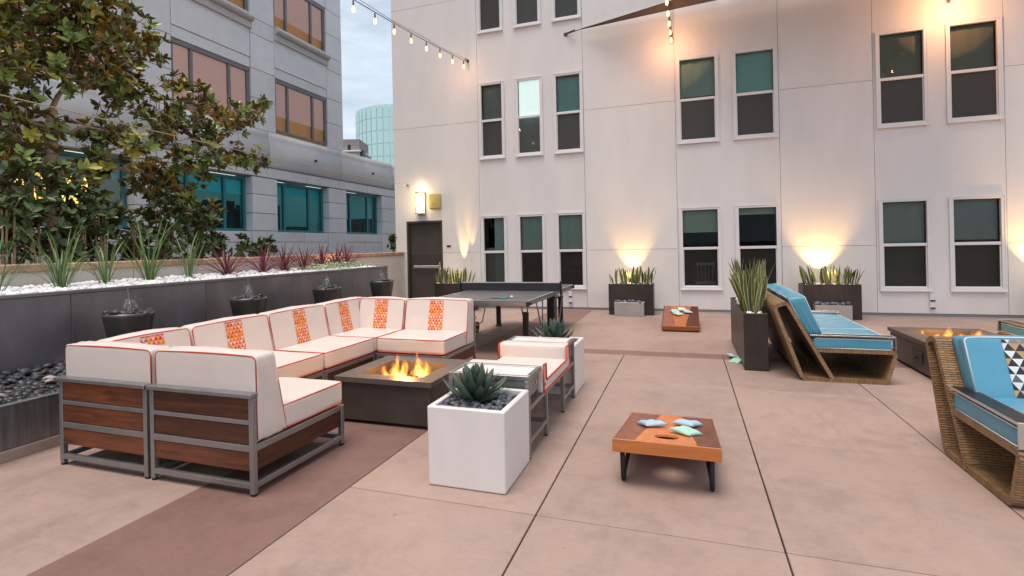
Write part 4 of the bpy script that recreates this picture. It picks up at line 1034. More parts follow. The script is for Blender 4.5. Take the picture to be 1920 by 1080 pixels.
for (p, r_) in TC:
    n = max(8, int(38*(r_/.5)**1.75*(1.3 if p.z > 4.2 and p.y < 7 else 1)))
    for _ in range(n):
        d = Vector((rt.gauss(0, 1), rt.gauss(0, 1), rt.gauss(0, 1))); d.normalize(); c = p+d*r_*(rt.random()**.55)*1.0
        if c.x > -6.75 and c.z < 2.4: continue
        ax = (d+Vector((0, 0, .7))+Vector((rt.gauss(0, .3), rt.gauss(0, .3), rt.gauss(0, .3)))).normalized()
        q0 = ax.to_track_quat('Z', 'Y'); ph = rt.random()*6.28; yl = rt.random() < .22
        twigs.tube([(c-ax*.16-lo), c-lo], [.006, .005], 4, caps=False)
        for k in range(rt.randint(7, 10)):
            a = ph+k*2.4; tilt = rt.uniform(.45, 1.45); s = rt.uniform(.65, 1.15)
            e = q0 @ Euler((0, 0, a)).to_quaternion() @ Euler((0, -PI/2+tilt, 0)).to_quaternion() @ Euler((rt.uniform(-.5, .5), 0, 0)).to_quaternion()
            (light if yl else leaves).append((c-ax*.03*k/10, e, s, (c-Vector((0, 0, 1.5))).dot(_f)))
obj('twigs', twigs, m_bark, tree)['kind'] = 'stuff'
leafm = []
for nm, mt in (('magnolia_leaf', m_mag), ('lit_magnolia_leaf', m_maglight)):
    b = MB(); ids = [b.pt(v) for v in leaf6(.150, .066, .012)]
    for f in LF: b.face([ids[k] for k in f], 0, True)
    leafm.append(b.mesh(nm, [mt]))
def foliage(name, par, lst, mat, L, w, dr, lo_):
    V = []; F = []; base_l = [Vector(v) for v in leaf6(L, w, dr)]
    for (c, e, s, _) in lst:
        o = len(V)
        for v in base_l: V.append(tuple(e @ (v*s) + c - lo_))
        F += [tuple(i+o for i in f) for f in LF]
    me = bpy.data.meshes.new(name); me.from_pydata(V, [], F); me.materials.append(mat); me.polygons.foreach_set('use_smooth', [True]*len(F))
    o = bpy.data.objects.new(name, me); C.objects.link(o); o.parent = par; o['kind'] = 'stuff'; return o
leaves.sort(key=lambda q: q[3])
for (c, e, s, _) in leaves[:230]:
    o = place('leaf', leafm[0], tree, c-lo, e.to_euler(), (s, s, s))
light.sort(key=lambda q: q[3])
for (c, e, s, _) in light[:60]:
    o = place('leaf', leafm[1], tree, c-lo, e.to_euler(), (s, s, s))
foliage('foliage', tree, leaves[230:], m_mag, .150, .066, .012, lo)
foliage('lit_foliage', tree, light[60:], m_maglight, .150, .066, .012, lo)
# laurel shrubs behind the coping
def shrub(lab, cs, n, seed, L=.13):
    r = random.Random(seed); lo_ = Vector((cs[0][0].x, cs[0][0].y, .5)); t = thing('laurel_shrub', lab, 'shrub', lo_, 0, 'dark shrubs behind the garden wall')
    lst = []; b = MB()
    for (p, rr) in cs:
        for _ in range(n):
            d = Vector((r.gauss(0, 1), r.gauss(0, 1), r.gauss(0, 1))).normalized(); c = p+d*rr*r.random()**.4
            ax = (d+Vector((0, 0, .8))).normalized(); q0 = ax.to_track_quat('Z', 'Y')
            for k in range(r.randint(7, 10)):
                e = q0 @ Euler((0, 0, k*2.4+r.random())).to_quaternion() @ Euler((0, -PI/2+r.uniform(.4, 1.3), 0)).to_quaternion()
                lst.append((c, e, r.uniform(.7, 1.15), 0))
        for _ in range(4):
            q = p+Vector((r.uniform(-.5, .5), r.uniform(-.5, .5), r.uniform(.1, .6)))*rr
            b.tube([Vector((p.x, p.y, .5))+Vector((r.uniform(-.1, .1), r.uniform(-.1, .1), 0))-lo_, p.lerp(q, .4)-lo_, q-lo_], [.018, .012, .006], 5, caps=False)
    obj('stem', b, m_bark, t); foliage('foliage', t, lst, m_shrub, L, .056, .015, lo_)
def cs_(lst, x): 
    out = []
    for (px, py, rr) in lst:
        p = wp(px, py, x+R.uniform(-.12, .12)); out.append((p, rr*(p-Vector((0, 0, 1.5))).dot(_f)/971.6))
    return out
shrub('dense dark shrub behind the coping under the magnolia trunk', cs_([(20, 400, 55), (100, 420, 60), (30, 460, 55), (120, 465, 50), (-60, 440, 70), (60, 350, 45)], -7.65), 30, 1)
shrub('dense dark shrub behind the coping in front of the yellow lit window', cs_([(185, 415, 52), (250, 430, 52), (190, 460, 45), (260, 465, 40), (150, 380, 36)], -7.65), 28, 2)
shrub('dark shrub behind the coping ending below the teal windows', cs_([(320, 430, 46), (375, 425, 36), (310, 465, 40), (370, 465, 36), (405, 462, 22), (300, 400, 40)], -7.65), 26, 3)
shrub('small dark shrub behind the coping under the teal window with the dark screen', cs_([(450, 462, 22), (470, 470, 20)], -7.5), 14, 4, .12)
shrub('small dark shrub behind the coping under the second teal window', cs_([(505, 460, 17), (493, 472, 20)], -7.5), 12, 5, .12)
shrub('small green shrub squeezed against the corner of the white building', cs_([(738, 448, 9), (737, 462, 8)], -7.35), 12, 6, .10)
# ------------------------------------------------------------------ sectional sofa, six modules round the fire
MW = .868
def strip_mesh(warp, x0, x1, z0, z1, y, cell, mat, bul):
    b = MB(); nx, nz = 4, 10; ids = {}
    for i in range(nx+1):
        for j in range(nz+1):
            x = x0+(x1-x0)*i/nx; z = z0+(z1-z0)*j/nz
            ids[i, j] = b.pt(warp(Vector((x, y+bul(x, z), z))))
    for i in range(nx):
        for j in range(nz):
            u = lambda a, c: ((x1-x0)*a/nx/cell, (z1-z0)*c/nz/cell)
            b.face((ids[i, j], ids[i+1, j], ids[i+1, j+1], ids[i, j+1]), 0, True, [u(i, j), u(i+1, j), u(i+1, j+1), u(i, j+1)])
    return b
def back_cushion(par, w, x0=0.0, side=False, strip=True, swap=False, cut=0.0):
    """back cushion standing on the seat frame along local y=0 (or along x=0 when swap)"""
    z0, z1 = .314, .855
    def tf(p):           # p: x along, y 0..1 from rear to front, z
        t = (p.z-z0)/(z1-z0); y = .040+(p.y)*(.262-.112*t)
        return Vector((y, p.x, p.z)) if swap else Vector((p.x, y, p.z))
    a, e = x0+.006, x0+w-.006
    b = MB(); b.rbox((a, 0, z0), (e, 1, z1), .03, 8, (0, 0, .022), lambda p: tf(p), wob=.009, seed=R.random()*9)
    # round in y is stretched by the warp; keep it subtle
    o = obj('back_cushion', b, m_vinyl, par, fix=True)
    pp = MB(); r = .0054
    def outline(y, off):
        q = []
        zz0 = .63 if y < .5 else .49
        rc = .035
        q.append((a+.004, y, zz0)); q.append((a+.004, y, z1-rc-.006))
        for k in range(1, 5): t = k/4*PI/2; q.append((a+.004+rc-rc*math.cos(t), y, z1-rc-.006+rc*math.sin(t)))
        n = 8
        for k in range(1, n): q.append((a+rc+(e-a-2*rc)*k/n, y, z1-.006+.006*math.sin(PI*k/n)))
        for k in range(5): t = k/4*PI/2; q.append((e-.004-rc+rc*math.sin(t), y, z1-rc-.006+rc*math.cos(t)))
        q.append((e-.004, y, zz0)); return [tf(Vector(p)) for p in q]
    pp.tube(outline(.03, 0), r, 6); pp.tube(outline(.97, 0), r, 6)
    pp.tube([tf(Vector((a+.004 if k == 0 else e-.004, yv, zv))) for k in (0,) for yv, zv in ((.03, .63), (.03, .335))], r, 6)
    pp.tube([tf(Vector((e-.004, yv, zv))) for yv, zv in ((.03, .63), (.03, .335))], r, 6)
    pp.tube([tf(Vector((e-.004, yv, zv))) for yv, zv in ((.97, .49), (.97, .335))], r, 6)
    pp.tube([tf(Vector((a+.004, yv, zv))) for yv, zv in ((.97, .49), (.97, .335))], r, 6)
    obj('piping', pp, m_pipe, o)
    if strip:
        m = (a+e)/2+cut; sm = strip_mesh(tf, m-.095, m+.095, .485, z1-.012, 1.02, .040, m_print_o, lambda x, z: 0)
        obj('printed_strip', sm, m_print_o, o)
    return o
def seat_cushion(par, x0, x1, y0, y1):
    z0, z1 = .322, .486
    b = MB(); b.rbox((x0+.004, y0, z0), (x1-.004, y1, z1), .022, 8, (0, 0, .016), wob=.008, seed=R.random()*9); o = obj('seat_cushion', b, m_vinyl, par)
    pp = MB(); r = .005
    for z in (z1-.006, z0+.006):
        q = [(x0+.012, y0+.01, z), (x0+.006, y1-.02, z), (x0+.02, y1-.003, z)]+[(x0+.02+(x1-x0-.04)*k/6, y1-.001, z) for k in range(1, 6)]+[(x1-.02, y1-.003, z), (x1-.006, y1-.02, z), (x1-.012, y0+.01, z)]
        pp.tube(q, r, 6)
    for x in (x0+.009, x1-.009): pp.tube([(x, y0+.012, z0+.01), (x, y0+.012, z1-.004)], r, 6)
    obj('piping', pp, m_pipe, o); return o
def frame_side(t, p0, p1, tall, mats):
    """rails and planks of one side between two posts, from p0 to p1 (floor points)"""
    p0 = Vector((*p0, 0)); p1 = Vector((*p1, 0)); d = (p1-p0).normalized()
    ax = 0 if abs(d.x) > .5 else 1
    rails = [(.063, .034), (.291, .040)]+([(.4515, .028)] if tall else [])
    for z, h in rails:
        b = MB(); b.beam(p0+Vector((0, 0, z)), p1+Vector((0, 0, z)), .030, h, .002); obj('rail', b, m_alu, t)
    planks = [(.150, .270)]+([(.312, .4365), (.4665, .606)] if tall else [])
    for z0, z1 in planks:
        b = MB(); b.beam(p0+Vector((0, 0, (z0+z1)/2)), p1+Vector((0, 0, (z0+z1)/2)), .018, z1-z0-.004, .002)
        obj('plank', b, m_teak if ax == 0 else m_teaky, t)
def sofa(lab, loc, rz, corner=False, ends=(), cut=0.0):
    t = thing('sofa_module', lab, 'sofa', loc, rz, 'modules of the white sectional sofa')
    W_, D_ = MW, .885; h = .017
    def post(x, y, z):
        b = MB(); b.box(x-h, x+h, y-h, y+h, .014, z, .003); obj('post', b, m_alu, t)
        b = MB(); b.box(x-.013, x+.013, y-.013, y+.013, 0, .014); obj('foot', b, m_rubber, t)
    post(h, h, .604); post(W_-h, h, .604); post(h, D_-h, .604 if corner else .31); post(W_-h, D_-h, .31)
    frame_side(t, (2*h, h), (W_-2*h, h), True, None)
    frame_side(t, (h, 2*h), (h, D_-2*h), corner, None)
    frame_side(t, (W_-h, 2*h), (W_-h, D_-2*h), False, None)
    frame_side(t, (2*h, D_-h), (W_-2*h, D_-h), False, None)
    b = MB(); b.box(-.022 if corner else -.004, W_+.004, -.020, .045, .605, .632, .004); obj('top_rail', b, m_alu, t)
    if corner:
        b = MB(); b.box(-.022, .045, .046, D_+.003, .605, .632, .004); obj('top_rail', b, m_alu, t)
    b = MB(); b.box(2*h, W_-2*h, 2*h, D_-2*h, .305, .316); obj('seat_deck', b, m_black, t)
    back_cushion(t, W_, strip=not (corner and False), cut=(.09 if corner else 0)+cut)
    if corner:
        back_cushion(t, D_-.21, x0=.21, swap=True, cut=.0)
        seat_cushion(t, .255, W_, .255, D_)
    else:
        seat_cushion(t, .004, W_-.004, .255, D_)
    return t
X0, Y0 = -4.29, 2.483
sofa('white sofa corner seat with brown plank back, nearest the open black pebble trough', (X0, Y0, 0), 0, True)
sofa('white sofa end seat showing its plank back and open side frame beside the fire pit', (X0+.896, Y0, 0), 0)
sofa('white sofa middle seat with printed strip, next to the corner seat by the pebble trough', (X0, Y0+2*.885-.002, 0), -PI/2)
sofa('white sofa middle seat with printed strip, next to the far corner seat', (X0, Y0+3*.885-.010, 0), -PI/2)
sofa('white sofa far corner seat with printed strips on both its backs', (X0, Y0+4*.885-.018, 0), -PI/2, True)
sofa('white sofa end seat with its back to the ping pong table', (X0+2*.885, Y0+4*.885-.018, 0), PI)

# ------------------------------------------------------------------ fire pits
def flame(par, x, y, z, h, r, seed, lean=(0, 0)):
    rr = random.Random(seed); b = MB(); n, seg = 10, 14; rings = []; ph = rr.uniform(0, 6.28)
    for i in range(n+1):
        t = i/n; rad = r*1.75*(.72+.5*math.sin(PI*min(1, t*1.4)))*(1-t**3.0*.8)
        cx = cy = 0.0
        rings.append([b.pt((cx+rad*math.cos(a), cy+rad*math.sin(a), h*1.22*t)) for a in [2*PI*k/seg for k in range(seg)]])
    for A, B in zip(rings, rings[1:]):
        for k in range(seg): b.face((A[k], A[(k+1) % seg], B[(k+1) % seg], B[k]), 0, True)
    b.face(list(reversed(rings[0]))); b.face(rings[-1])
    o = obj('flame', b, m_flame, par, loc=(x, y, z)); o.rotation_euler = (0, lean[0]*4, rr.uniform(-.3, .3)); return o
def fire_pit(lab, x0, x1, y0, y1, h, inner, flames, door=False):
    t = thing('fire_pit', lab, 'fire pit', ((x0+x1)/2, (y0+y1)/2, 0)); cx, cy = (x0+x1)/2, (y0+y1)/2
    ax, ay = (x1-x0)/2, (y1-y0)/2; ix0, ix1, iy0, iy1 = inner[0]-cx, inner[1]-cx, inner[2]-cy, inner[3]-cy
    e = .022; b = MB(); th = .03
    b.box(-ax+e, ax-e, -ay+e, -ay+e+th, .03, h-.045, .004); b.box(-ax+e, ax-e, ay-e-th, ay-e, .03, h-.045, .004)
    b.box(-ax+e, -ax+e+th, -ay+e+th, ay-e-th, .03, h-.045, .004); b.box(ax-e-th, ax-e, -ay+e+th, ay-e-th, .03, h-.045, .004)
    obj('side_panel', b, m_pit, t)
    b = MB(); b.box(-ax+.06, ax-.06, -ay+.06, ay-.06, 0, .03); obj('plinth', b, m_black, t)
    b = MB(); o = [(-ax, -ay), (ax, -ay), (ax, ay), (-ax, ay)]; n = [(ix0, iy0), (ix1, iy0), (ix1, iy1), (ix0, iy1)]
    for k in range(4):
        p, q, r_, s_ = o[k], o[(k+1) % 4], n[(k+1) % 4], n[k]
        m_ = MB(); 
        T = [m_.pt((*w_, h)) for w_ in (p, q, r_, s_)]; U = [m_.pt((*w_, h-.044)) for w_ in (p, q, r_, s_)]
        m_.face(T); m_.face(list(reversed(U)))
        for j in range(4): m_.face((T[j], U[j], U[(j+1) % 4], T[(j+1) % 4]))
        obj('top_slab', m_, m_pittop, t, fix=True)
    b = MB(); z = h-.20
    b.box(ix0-.012, ix0, iy0, iy1, z, h-.045); b.box(ix1, ix1+.012, iy0, iy1, z, h-.045); b.box(ix0, ix1, iy0-.012, iy0, z, h-.045); b.box(ix0, ix1, iy1, iy1+.012, z, h-.045); b.box(ix0, ix1, iy0, iy1, z-.01, z)
    obj('burner_tray', b, m_pittop, t)
    lv = [pebble_mesh('lava_stone', 70+k, m_lava, .8) for k in range(3)]
    for _ in range(130): pebble(t, lv, (R.uniform(ix0+.03, ix1-.03), R.uniform(iy0+.03, iy1-.03), h-.12+R.uniform(0, .045)), R.uniform(.020, .036), 'lava_stone')
    for i, (fx, fy, fh, fr, lx) in enumerate(flames): flame(t, fx-cx, fy-cy, h-.10, fh, fr, 500+i*7+int(x0*10), (lx, .0))
    if door:
        b = MB(); b.box(-ax+e-.012, -ax+e, -.25, .02, .12, .25, .004); obj('access_panel', b, m_box_d, t)
        b = MB(); b.box(-ax+e-.03, -ax+e-.012, -.12, -.06, .16, .18, .004); obj('handle', b, m_black, t)
    fx = sum(f[0] for f in flames)/len(flames); fy = sum(f[1] for f in flames)/len(flames)
    lamp('fire_light', t, (fx-cx, fy-cy, h+.14), 15, (1, .45, .12), .08)
    return t
fire_pit('square dark fire pit with two bright flames among the white sofa seats', -2.935, -1.992, 3.783, 4.65, .40, (-2.765, -2.15, 3.925, 4.46),
         [(-2.53, 4.14, .225, .05, .0), (-2.46, 4.12, .17, .045, .03), (-2.58, 4.08, .14, .045, -.06), (-2.42, 4.06, .16, .035, .03), (-2.35, 4.24, .215, .055, -.03), (-2.28, 4.22, .17, .05, .04), (-2.50, 4.03, .13, .04, 0)])
fire_pit('long dark fire pit with low flames between the blue wicker seats', 2.385, 3.33, 6.25, 7.70, .385, (2.58, 3.14, 6.5, 7.5),
         [(2.62, 7.38, .11, .035, .08), (2.72, 7.30, .10, .04, .12), (2.80, 7.28, .20, .04, .15), (2.90, 7.22, .12, .045, .12), (2.98, 7.2, .13, .05, .14), (3.04, 7.2, .19, .045, .15), (2.92, 7.05, .11, .045, .10)], True)

# ------------------------------------------------------------------ tray tables and white cushioned bench
t = thing('tray_bench', 'silver framed bench with a white sling cushion between two tray tops', 'bench', (-1.37, 4.24, 0)); ox, oy = -1.37, 4.24
xa, xb = -1.68-ox, -1.062-ox
for y in (3.482, 3.957, 4.548, 5.005):
    for x in (xa+.016, xb-.016):
        z = .55 if y in (3.482, 5.005) else .36
        b = MB(); b.box(x-.016, x+.016, y-oy-.016, y-oy+.016, .012, z, .003); obj('leg', b, m_alu, t)
        b = MB(); b.box(x-.012, x+.012, y-oy-.012, y-oy+.012, 0, .012); obj('foot', b, m_rubber, t)
b = MB()
for x in (xa+.016, xb-.016):
    b.beam((x, 3.498-oy, .12), (x, 3.941-oy, .12), .026, .03); b.beam((x, 4.564-oy, .12), (x, 4.989-oy, .12), .026, .03)
    b.beam((x, 3.50-oy, .352), (x, 5.0-oy, .352), .026, .03)
for y in (3.482, 3.957, 4.548, 5.005): b.beam((xa+.032, y-oy, .12), (xb-.032, y-oy, .12), .026, .03)
for y in (3.957, 4.548): b.beam((xa+.032, y-oy, .352), (xb-.032, y-oy, .352), .026, .03)
obj('rails', b, m_alu, t)
for y0, y1 in ((3.466, 3.80), (4.74, 5.021)):
    b = MB(); b.box(xa, xb, y0-oy, y0-oy+.03, .55, .585, .004); b.box(xa, xb, y1-oy-.03, y1-oy, .55, .585, .004); b.box(xa, xa+.03, y0-oy+.03, y1-oy-.03, .55, .585, .004); b.box(xb-.03, xb, y0-oy+.03, y1-oy-.03, .55, .585, .004)
    obj('tray_frame', b, m_alu, t)
    b = MB(); b.box(xa+.0305, xb-.0305, y0-oy+.0305, y1-oy-.0305, .552, .578, .003); obj('tray_top', b, m_planter, t)
    b = MB(); b.box(xa+.02, xb-.02, y0-oy+.02, y0-oy+.03, .40, .548); b.box(xa+.02, xb-.02, y1-oy-.03, y1-oy-.02, .38, .548); b.box(xb-.03, xb-.02, y0-oy+.031, y1-oy-.031, .42, .548); obj('apron', b, m_alu, t)
b = MB(); b.box(xb-.0195, xb-.012, 3.69-oy, 3.715-oy, .47, .505, .003); obj('latch', b, m_chrome, t)
b = MB()
b.rbox((xa+.01, 3.805-oy, .372), (xb+.012, 4.735-oy, .462), .02, 8, (0, 0, .006)); b.rbox((xa+.01, 3.808-oy, .40), (xb+.012, 3.895-oy, .592), .02, 5); b.rbox((xa-.02, 4.60-oy, .43), (xb+.010, 4.738-oy, .588), .022, 6, (0, .006, .004))
obj('sling_cushion', b, m_vinyl, t)
b = MB(); e = xb+.013
b.tube([(e, 3.815-oy, .58), (e, 3.815-oy, .385), (e, 3.83-oy, .376), (e, 4.72-oy, .376), (e, 4.733-oy, .39), (e, 4.73-oy, .575), (e, 4.61-oy, .58), (e, 4.605-oy, .47), (e, 4.59-oy, .458), (e, 3.91-oy, .458), (e, 3.892-oy, .47), (e, 3.888-oy, .588), (e, 3.815-oy, .588)], .0075, 6)
b.tube([(xa-.02, 4.60-oy, .44), (xa-.02, 4.60-oy, .575), (xa-.012, 4.61-oy, .585), (xa-.015, 4.73-oy, .585)], .0075, 6)
obj('piping', b, m_pipe, t)

# ------------------------------------------------------------------ bean bag game boards
def bag(lab, p, rot, mat, s=.155, grp='bean bags'):
    b = MB(); n = 10; ids = {}
    r_ = random.Random(int(p[0]*977+p[1]*311))
    o = Vector((r_.random()*9, r_.random()*9, 0))
    for side in (1, -1):
        for i in range(n+1):
            for j in range(n+1):
                u, v = i/n*2-1, j/n*2-1
                edge = (abs(u) == 1 or abs(v) == 1)
                if side < 0 and edge: ids[side, i, j] = ids[1, i, j]; continue
                pin = 1-.10*(1-u*u)*abs(v)**4-.10*(1-v*v)*abs(u)**4
                hgt = .023*((1-u**4)*(1-v**4))**.6
                nz = noise.noise(Vector((u*1.6, v*1.6, side))+o)*.012*(1-max(abs(u), abs(v))**6)
                ids[side, i, j] = b.pt((u*s/2*(1-.10*(1-v*v)*abs(u)**3), v*s/2*(1-.10*(1-u*u)*abs(v)**3), (hgt+nz)*side if side > 0 else -hgt*.55))
    for side in (1, -1):
        for i in range(n):
            for j in range(n):
                q = [ids[side, i, j], ids[side, i+1, j], ids[side, i+1, j+1], ids[side, i, j+1]]
                if side < 0: q.reverse()
                b.face(q, 0, True)
    o_ = obj('bean_bag', b, mat); o_.location = p; o_.rotation_euler = rot; return tag(o_, lab, 'bean bag', grp)
def game_board(lab, x0, x1, y_hi, y_lo, z_hi, z_lo, hole_far=False):
    """sloping board: high end at y_hi with the hole, low end at y_lo"""
    cx = (x0+x1)/2; t = thing('game_board', lab, 'game board', (cx, (y_hi+y_lo)/2, 0), 0, 'bean bag toss boards')
    cy = (y_hi+y_lo)/2; w = (x1-x0)/2; L = abs(y_lo-y_hi); sg = 1 if y_lo > y_hi else -1
    ang = math.atan2(z_hi-z_lo, L); LL = math.hypot(L, z_hi-z_lo)
    # board space: u across (-w..w), v from the high end (0) to the low end (LL), n normal
    M4 = Matrix.Translation((0, y_hi-cy, z_hi)) @ Matrix(((sg, 0, 0, 0), (0, sg, 0, 0), (0, 0, 1, 0), (0, 0, 0, 1))) @ Matrix.Rotation(-ang, 4, 'X')
    def mk(): b = MB(); b.X = M4; return b
    th = .075; e = .016; a0, a1 = w*.59, w*.26     # half widths of the orange wedge at the hole end and the low end
    def sliver(pts, mat, name, hole=None):
        b = bmesh.new(); vs = [b.verts.new((p[0], p[1], 0)) for p in pts]; eds = [b.edges.new((vs[k], vs[(k+1) % len(vs)])) for k in range(len(vs))]
        if hole:
            hc, hr = hole; hv = [b.verts.new((hc[0]+hr*math.cos(2*PI*k/32), hc[1]+hr*math.sin(2*PI*k/32), 0)) for k in range(32)]
            eds += [b.edges.new((hv[k], hv[(k+1) % 32])) for k in range(32)]
        bmesh.ops.triangle_fill(b, use_beauty=True, edges=eds)
        fs = b.faces[:]; r_ = bmesh.ops.extrude_face_region(b, geom=fs); 
        for v in [g_ for g_ in r_['geom'] if isinstance(g_, bmesh.types.BMVert)]: v.co.z -= .014
        bmesh.ops.recalc_face_normals(b, faces=b.faces[:]); b.transform(M4)
        me = bpy.data.meshes.new(name); b.to_mesh(me); b.free(); me.materials.append(mat); return obj(name, me, None, t)
    g_ = .0008
    sliver([(-w+e, e), (-a0-g_, e), (-a1-g_, LL-e), (-w+e, LL-e)], m_board_d, 'plank'); sliver([(a0+g_, e), (w-e, e), (w-e, LL-e), (a1+g_, LL-e)], m_board_d, 'plank')
    vm = .62*LL; am = a0+(a1-a0)*.62
    sliver([(-a0, e), (a0, e), (a1, LL-e), (-a1, LL-e)], m_board_o, 'wedge_plank', ((0, .225), .076))
    for nm, bx in (('edge_board', (-w, w, 0, e)), ('edge_board', (-w, w, LL-e, LL)), ('edge_board', (-w, -w+e, e, LL-e)), ('edge_board', (w-e, w, e, LL-e))):
        b = mk(); b.box(bx[0], bx[1], bx[2], bx[3], -th, .0015, .003); obj(nm, b, m_board_e if abs(bx[0]-bx[1]) > .1 else m_board_d, t)
    # folding steel legs: a square hoop each side
    for sx in (-1, 1):
        x = sx*(w-.05); ya = y_hi-cy+sg*.075; za = z_hi-.06-.075*math.tan(ang)
        b = MB(); yc = ya+sg*.25
        b.tube([(x, ya, za), (x, ya+sg*.022, .03), (x, ya+sg*.03, .017), (x, ya+sg*.055, .017), (x, ya+sg*.085, .045), (x-sx*.03, yc, z_hi-.055-.325*math.tan(ang))], .015, 8)
        obj('leg', b, m_black, t)
    b = MB(); b.tube([(-w+.05, y_hi-cy+sg*.11, .10), (w-.05, y_hi-cy+sg*.11, .10)], .009, 8) if False else b.box(-w+.02, w-.02, min(0, sg*.02)+(y_lo-cy)-sg*.06, max(0, sg*.02)+(y_lo-cy)-sg*.06, 0, z_lo-.03); obj('low_end_block', b, m_black, t)
    return t, M4, Vector((cx, cy, 0))
t1, M1, o1 = game_board('sloping bean bag board showing its round hole, on black legs out on the concrete', -.455, .170, 3.215, 4.400, .302, .095)
def on(M_, o, u, v, n=.016): p = M_ @ Vector((u, v, n)); return Vector((p.x, p.y, p.z))+o
ang1 = -math.atan2(.207, 1.185)
bag('light blue bean bag lying on the seam of the board that shows its hole', on(M1, o1, -.115, .60), (ang1, .04, .55), m_bag_b, .17)
bag('light blue bean bag lying farthest from the round hole of its board', on(M1, o1, .125, .74), (ang1, -.05, -.5), m_bag_b, .17)
bag('mint green bean bag next to the round hole of its board', on(M1, o1, .115, .40), (ang1, .03, -.62), m_bag_g, .17)
t2, M2, o2 = game_board('small looking bean bag board by the white wall, low end facing the open floor', -.425, .190, 10.30, 9.12, .30, .095)
ang2 = math.atan2(.205, 1.18)
bag('mint green bean bag at the lower tip of the heap on the far game board', on(M2, o2, .04, .55), (ang2, 0, .8), m_bag_g, .16)
bag('mint green bean bag on the window side of the heap on the far board', on(M2, o2, .10, .40, .02), (ang2, 0, .3), m_bag_g, .16)
bag('grey-blue bean bag at the end of the heap on the far board', on(M2, o2, -.12, .42, .02), (ang2, .1, .4), m_bag_b, .16)
bag('pale bean bag at the top of the heap on the far board', on(M2, o2, -.02, .28, .02), (ang2, .05, .2), m_bag_w, .16)
bag('blue bean bag dropped on the floor against the tall narrow planter', (.555, 7.22, .018), (0, .3, .4), m_bag_b, .16)
bag('mint green bean bag dropped on the floor against the tall narrow planter', (.56, 6.98, .015), (0, -.2, .9), m_bag_g, .16)

# ------------------------------------------------------------------ ping pong table
t = thing('ping_pong_table', 'grey outdoor ping pong table with net, wheels and dark legs', 'table', (-2.78, 8.08, 0)); ox, oy = -2.78, 8.08
for y0, y1 in ((-1.47, -.006), (.006, 1.47)):
    b = MB(); b.box(-.7625, .7625, y0, y1, .745, .76, .003); obj('tabletop_half', b, m_ppt, t)
    b = MB(); b.box(-.7625, .7625, (y0 if y0 < -.1 else y1-.012), (y0+.012 if y0 < -.1 else y1), .690, .7445, .003); b.box(-.7625, -.748, y0+.013, y1-.013, .690, .7445, .003); b.box(.748, .7625, y0+.013, y1-.013, .690, .7445, .003); obj('apron', b, m_alu, t)
    b = MB(); s = 1 if y0 < -.1 else -1; ye = y0 if y0 < -.1 else y1
    b.box(-.755, .755, ye, ye+s*.014, .7603, .7608); b.box(-.7625, -.749, y0+.015, y1-.015, .7603, .7608); b.box(.749, .7625, y0+.015, y1-.015, .7603, .7608); b.box(-.0015, .0015, y0+.016, y1-.016, .7603, .7606); obj('line_marking', b, m_pptline, t)
    for x in (-.7625, .7625):
        b = MB(); yy = y0 if y0 < -.1 else y1; b.box(x-.022, x+.022, yy-.022, yy+.022, .69, .752, .008); b.box(x-.02, x+.02, yy*.93-.03, yy*.93+.03, .70, .735, .005); obj('corner_guard', b, m_rubber, t)
for sx in (-1, 1):
    for y in (-1.05, 1.10):
        b = MB(); b.box(sx*.60-.04, sx*.60+.04, y-.03, y+.03, .03, .56, .006); b.box(sx*.60-.05, sx*.60+.05, y-.055, y+.055, 0, .03, .006); obj('leg', b, m_black, t)
        b = MB(); 
        for dx in (-.075, .05): b.tube([(sx*.60+dx, y-.06, .745), (sx*.60+dx*.7, y-.02, .62), (sx*.60+dx*.5, y, .52)], .011, 6)
        obj('leg_strut', b, m_alu, t)
    b = MB(); b.box(sx*.72-.06, sx*.72+.06, -.10, .10, .10, .70, .01); obj('center_column', b, m_black, t)
    b = MB(); b.tube([(sx*.70, -.85, .70), (sx*.70, -.52, .16), (sx*.70, -.1, .14)], .012, 6); b.tube([(sx*.70, .85, .70), (sx*.70, .52, .16), (sx*.70, .1, .14)], .012, 6); b.tube([(sx*.62, -1.0, .32), (sx*.66, -.7, .20), (sx*.68, -.3, .15)], .010, 6); b.tube([(sx*.64, -.28, .68), (sx*.64, -.30, .12)], .010, 6); obj('brace', b, m_alu, t)
    for y in (-.30, .34):
        w = thing('wheel', None, None, (sx*.73, y, .095)); w.parent = t; 
        b = MB(); 
        for k in range(24):
            pass
        b.tube([(0, .082*math.cos(2*PI*k/24), .082*math.sin(2*PI*k/24)) for k in range(24)], .015, 8, closed=True); obj('tyre', b, m_rubber, w)
        b = MB(); b.tube([(-.02, 0, 0), (.02, 0, 0)], .02, 10)
        for k in range(5): b.beam((0, 0, 0), (0, .07*math.cos(k*2*PI/5), .07*math.sin(k*2*PI/5)), .012, .016)
        obj('rim', b, m_black, w)
b = MB(); b.box(-.86, .86, -.0025, .0025, .765, .895); obj('net', b, m_net, t)
b = MB(); b.box(-.86, .86, -.006, .006, .8955, .91); obj('net_band', b, m_pptline, t)
for sx in (-1, 1):
    b = MB(); b.box(sx*.872-.014, sx*.872+.014, -.02, .02, .66, .925, .005); b.box(sx*.80-.06, sx*.80+.06, -.05, .05, .66, .688, .005); b.box(sx*.872-.03, sx*.872+.03, -.03, .03, .66, .70, .006); obj('net_post', b, m_black, t)
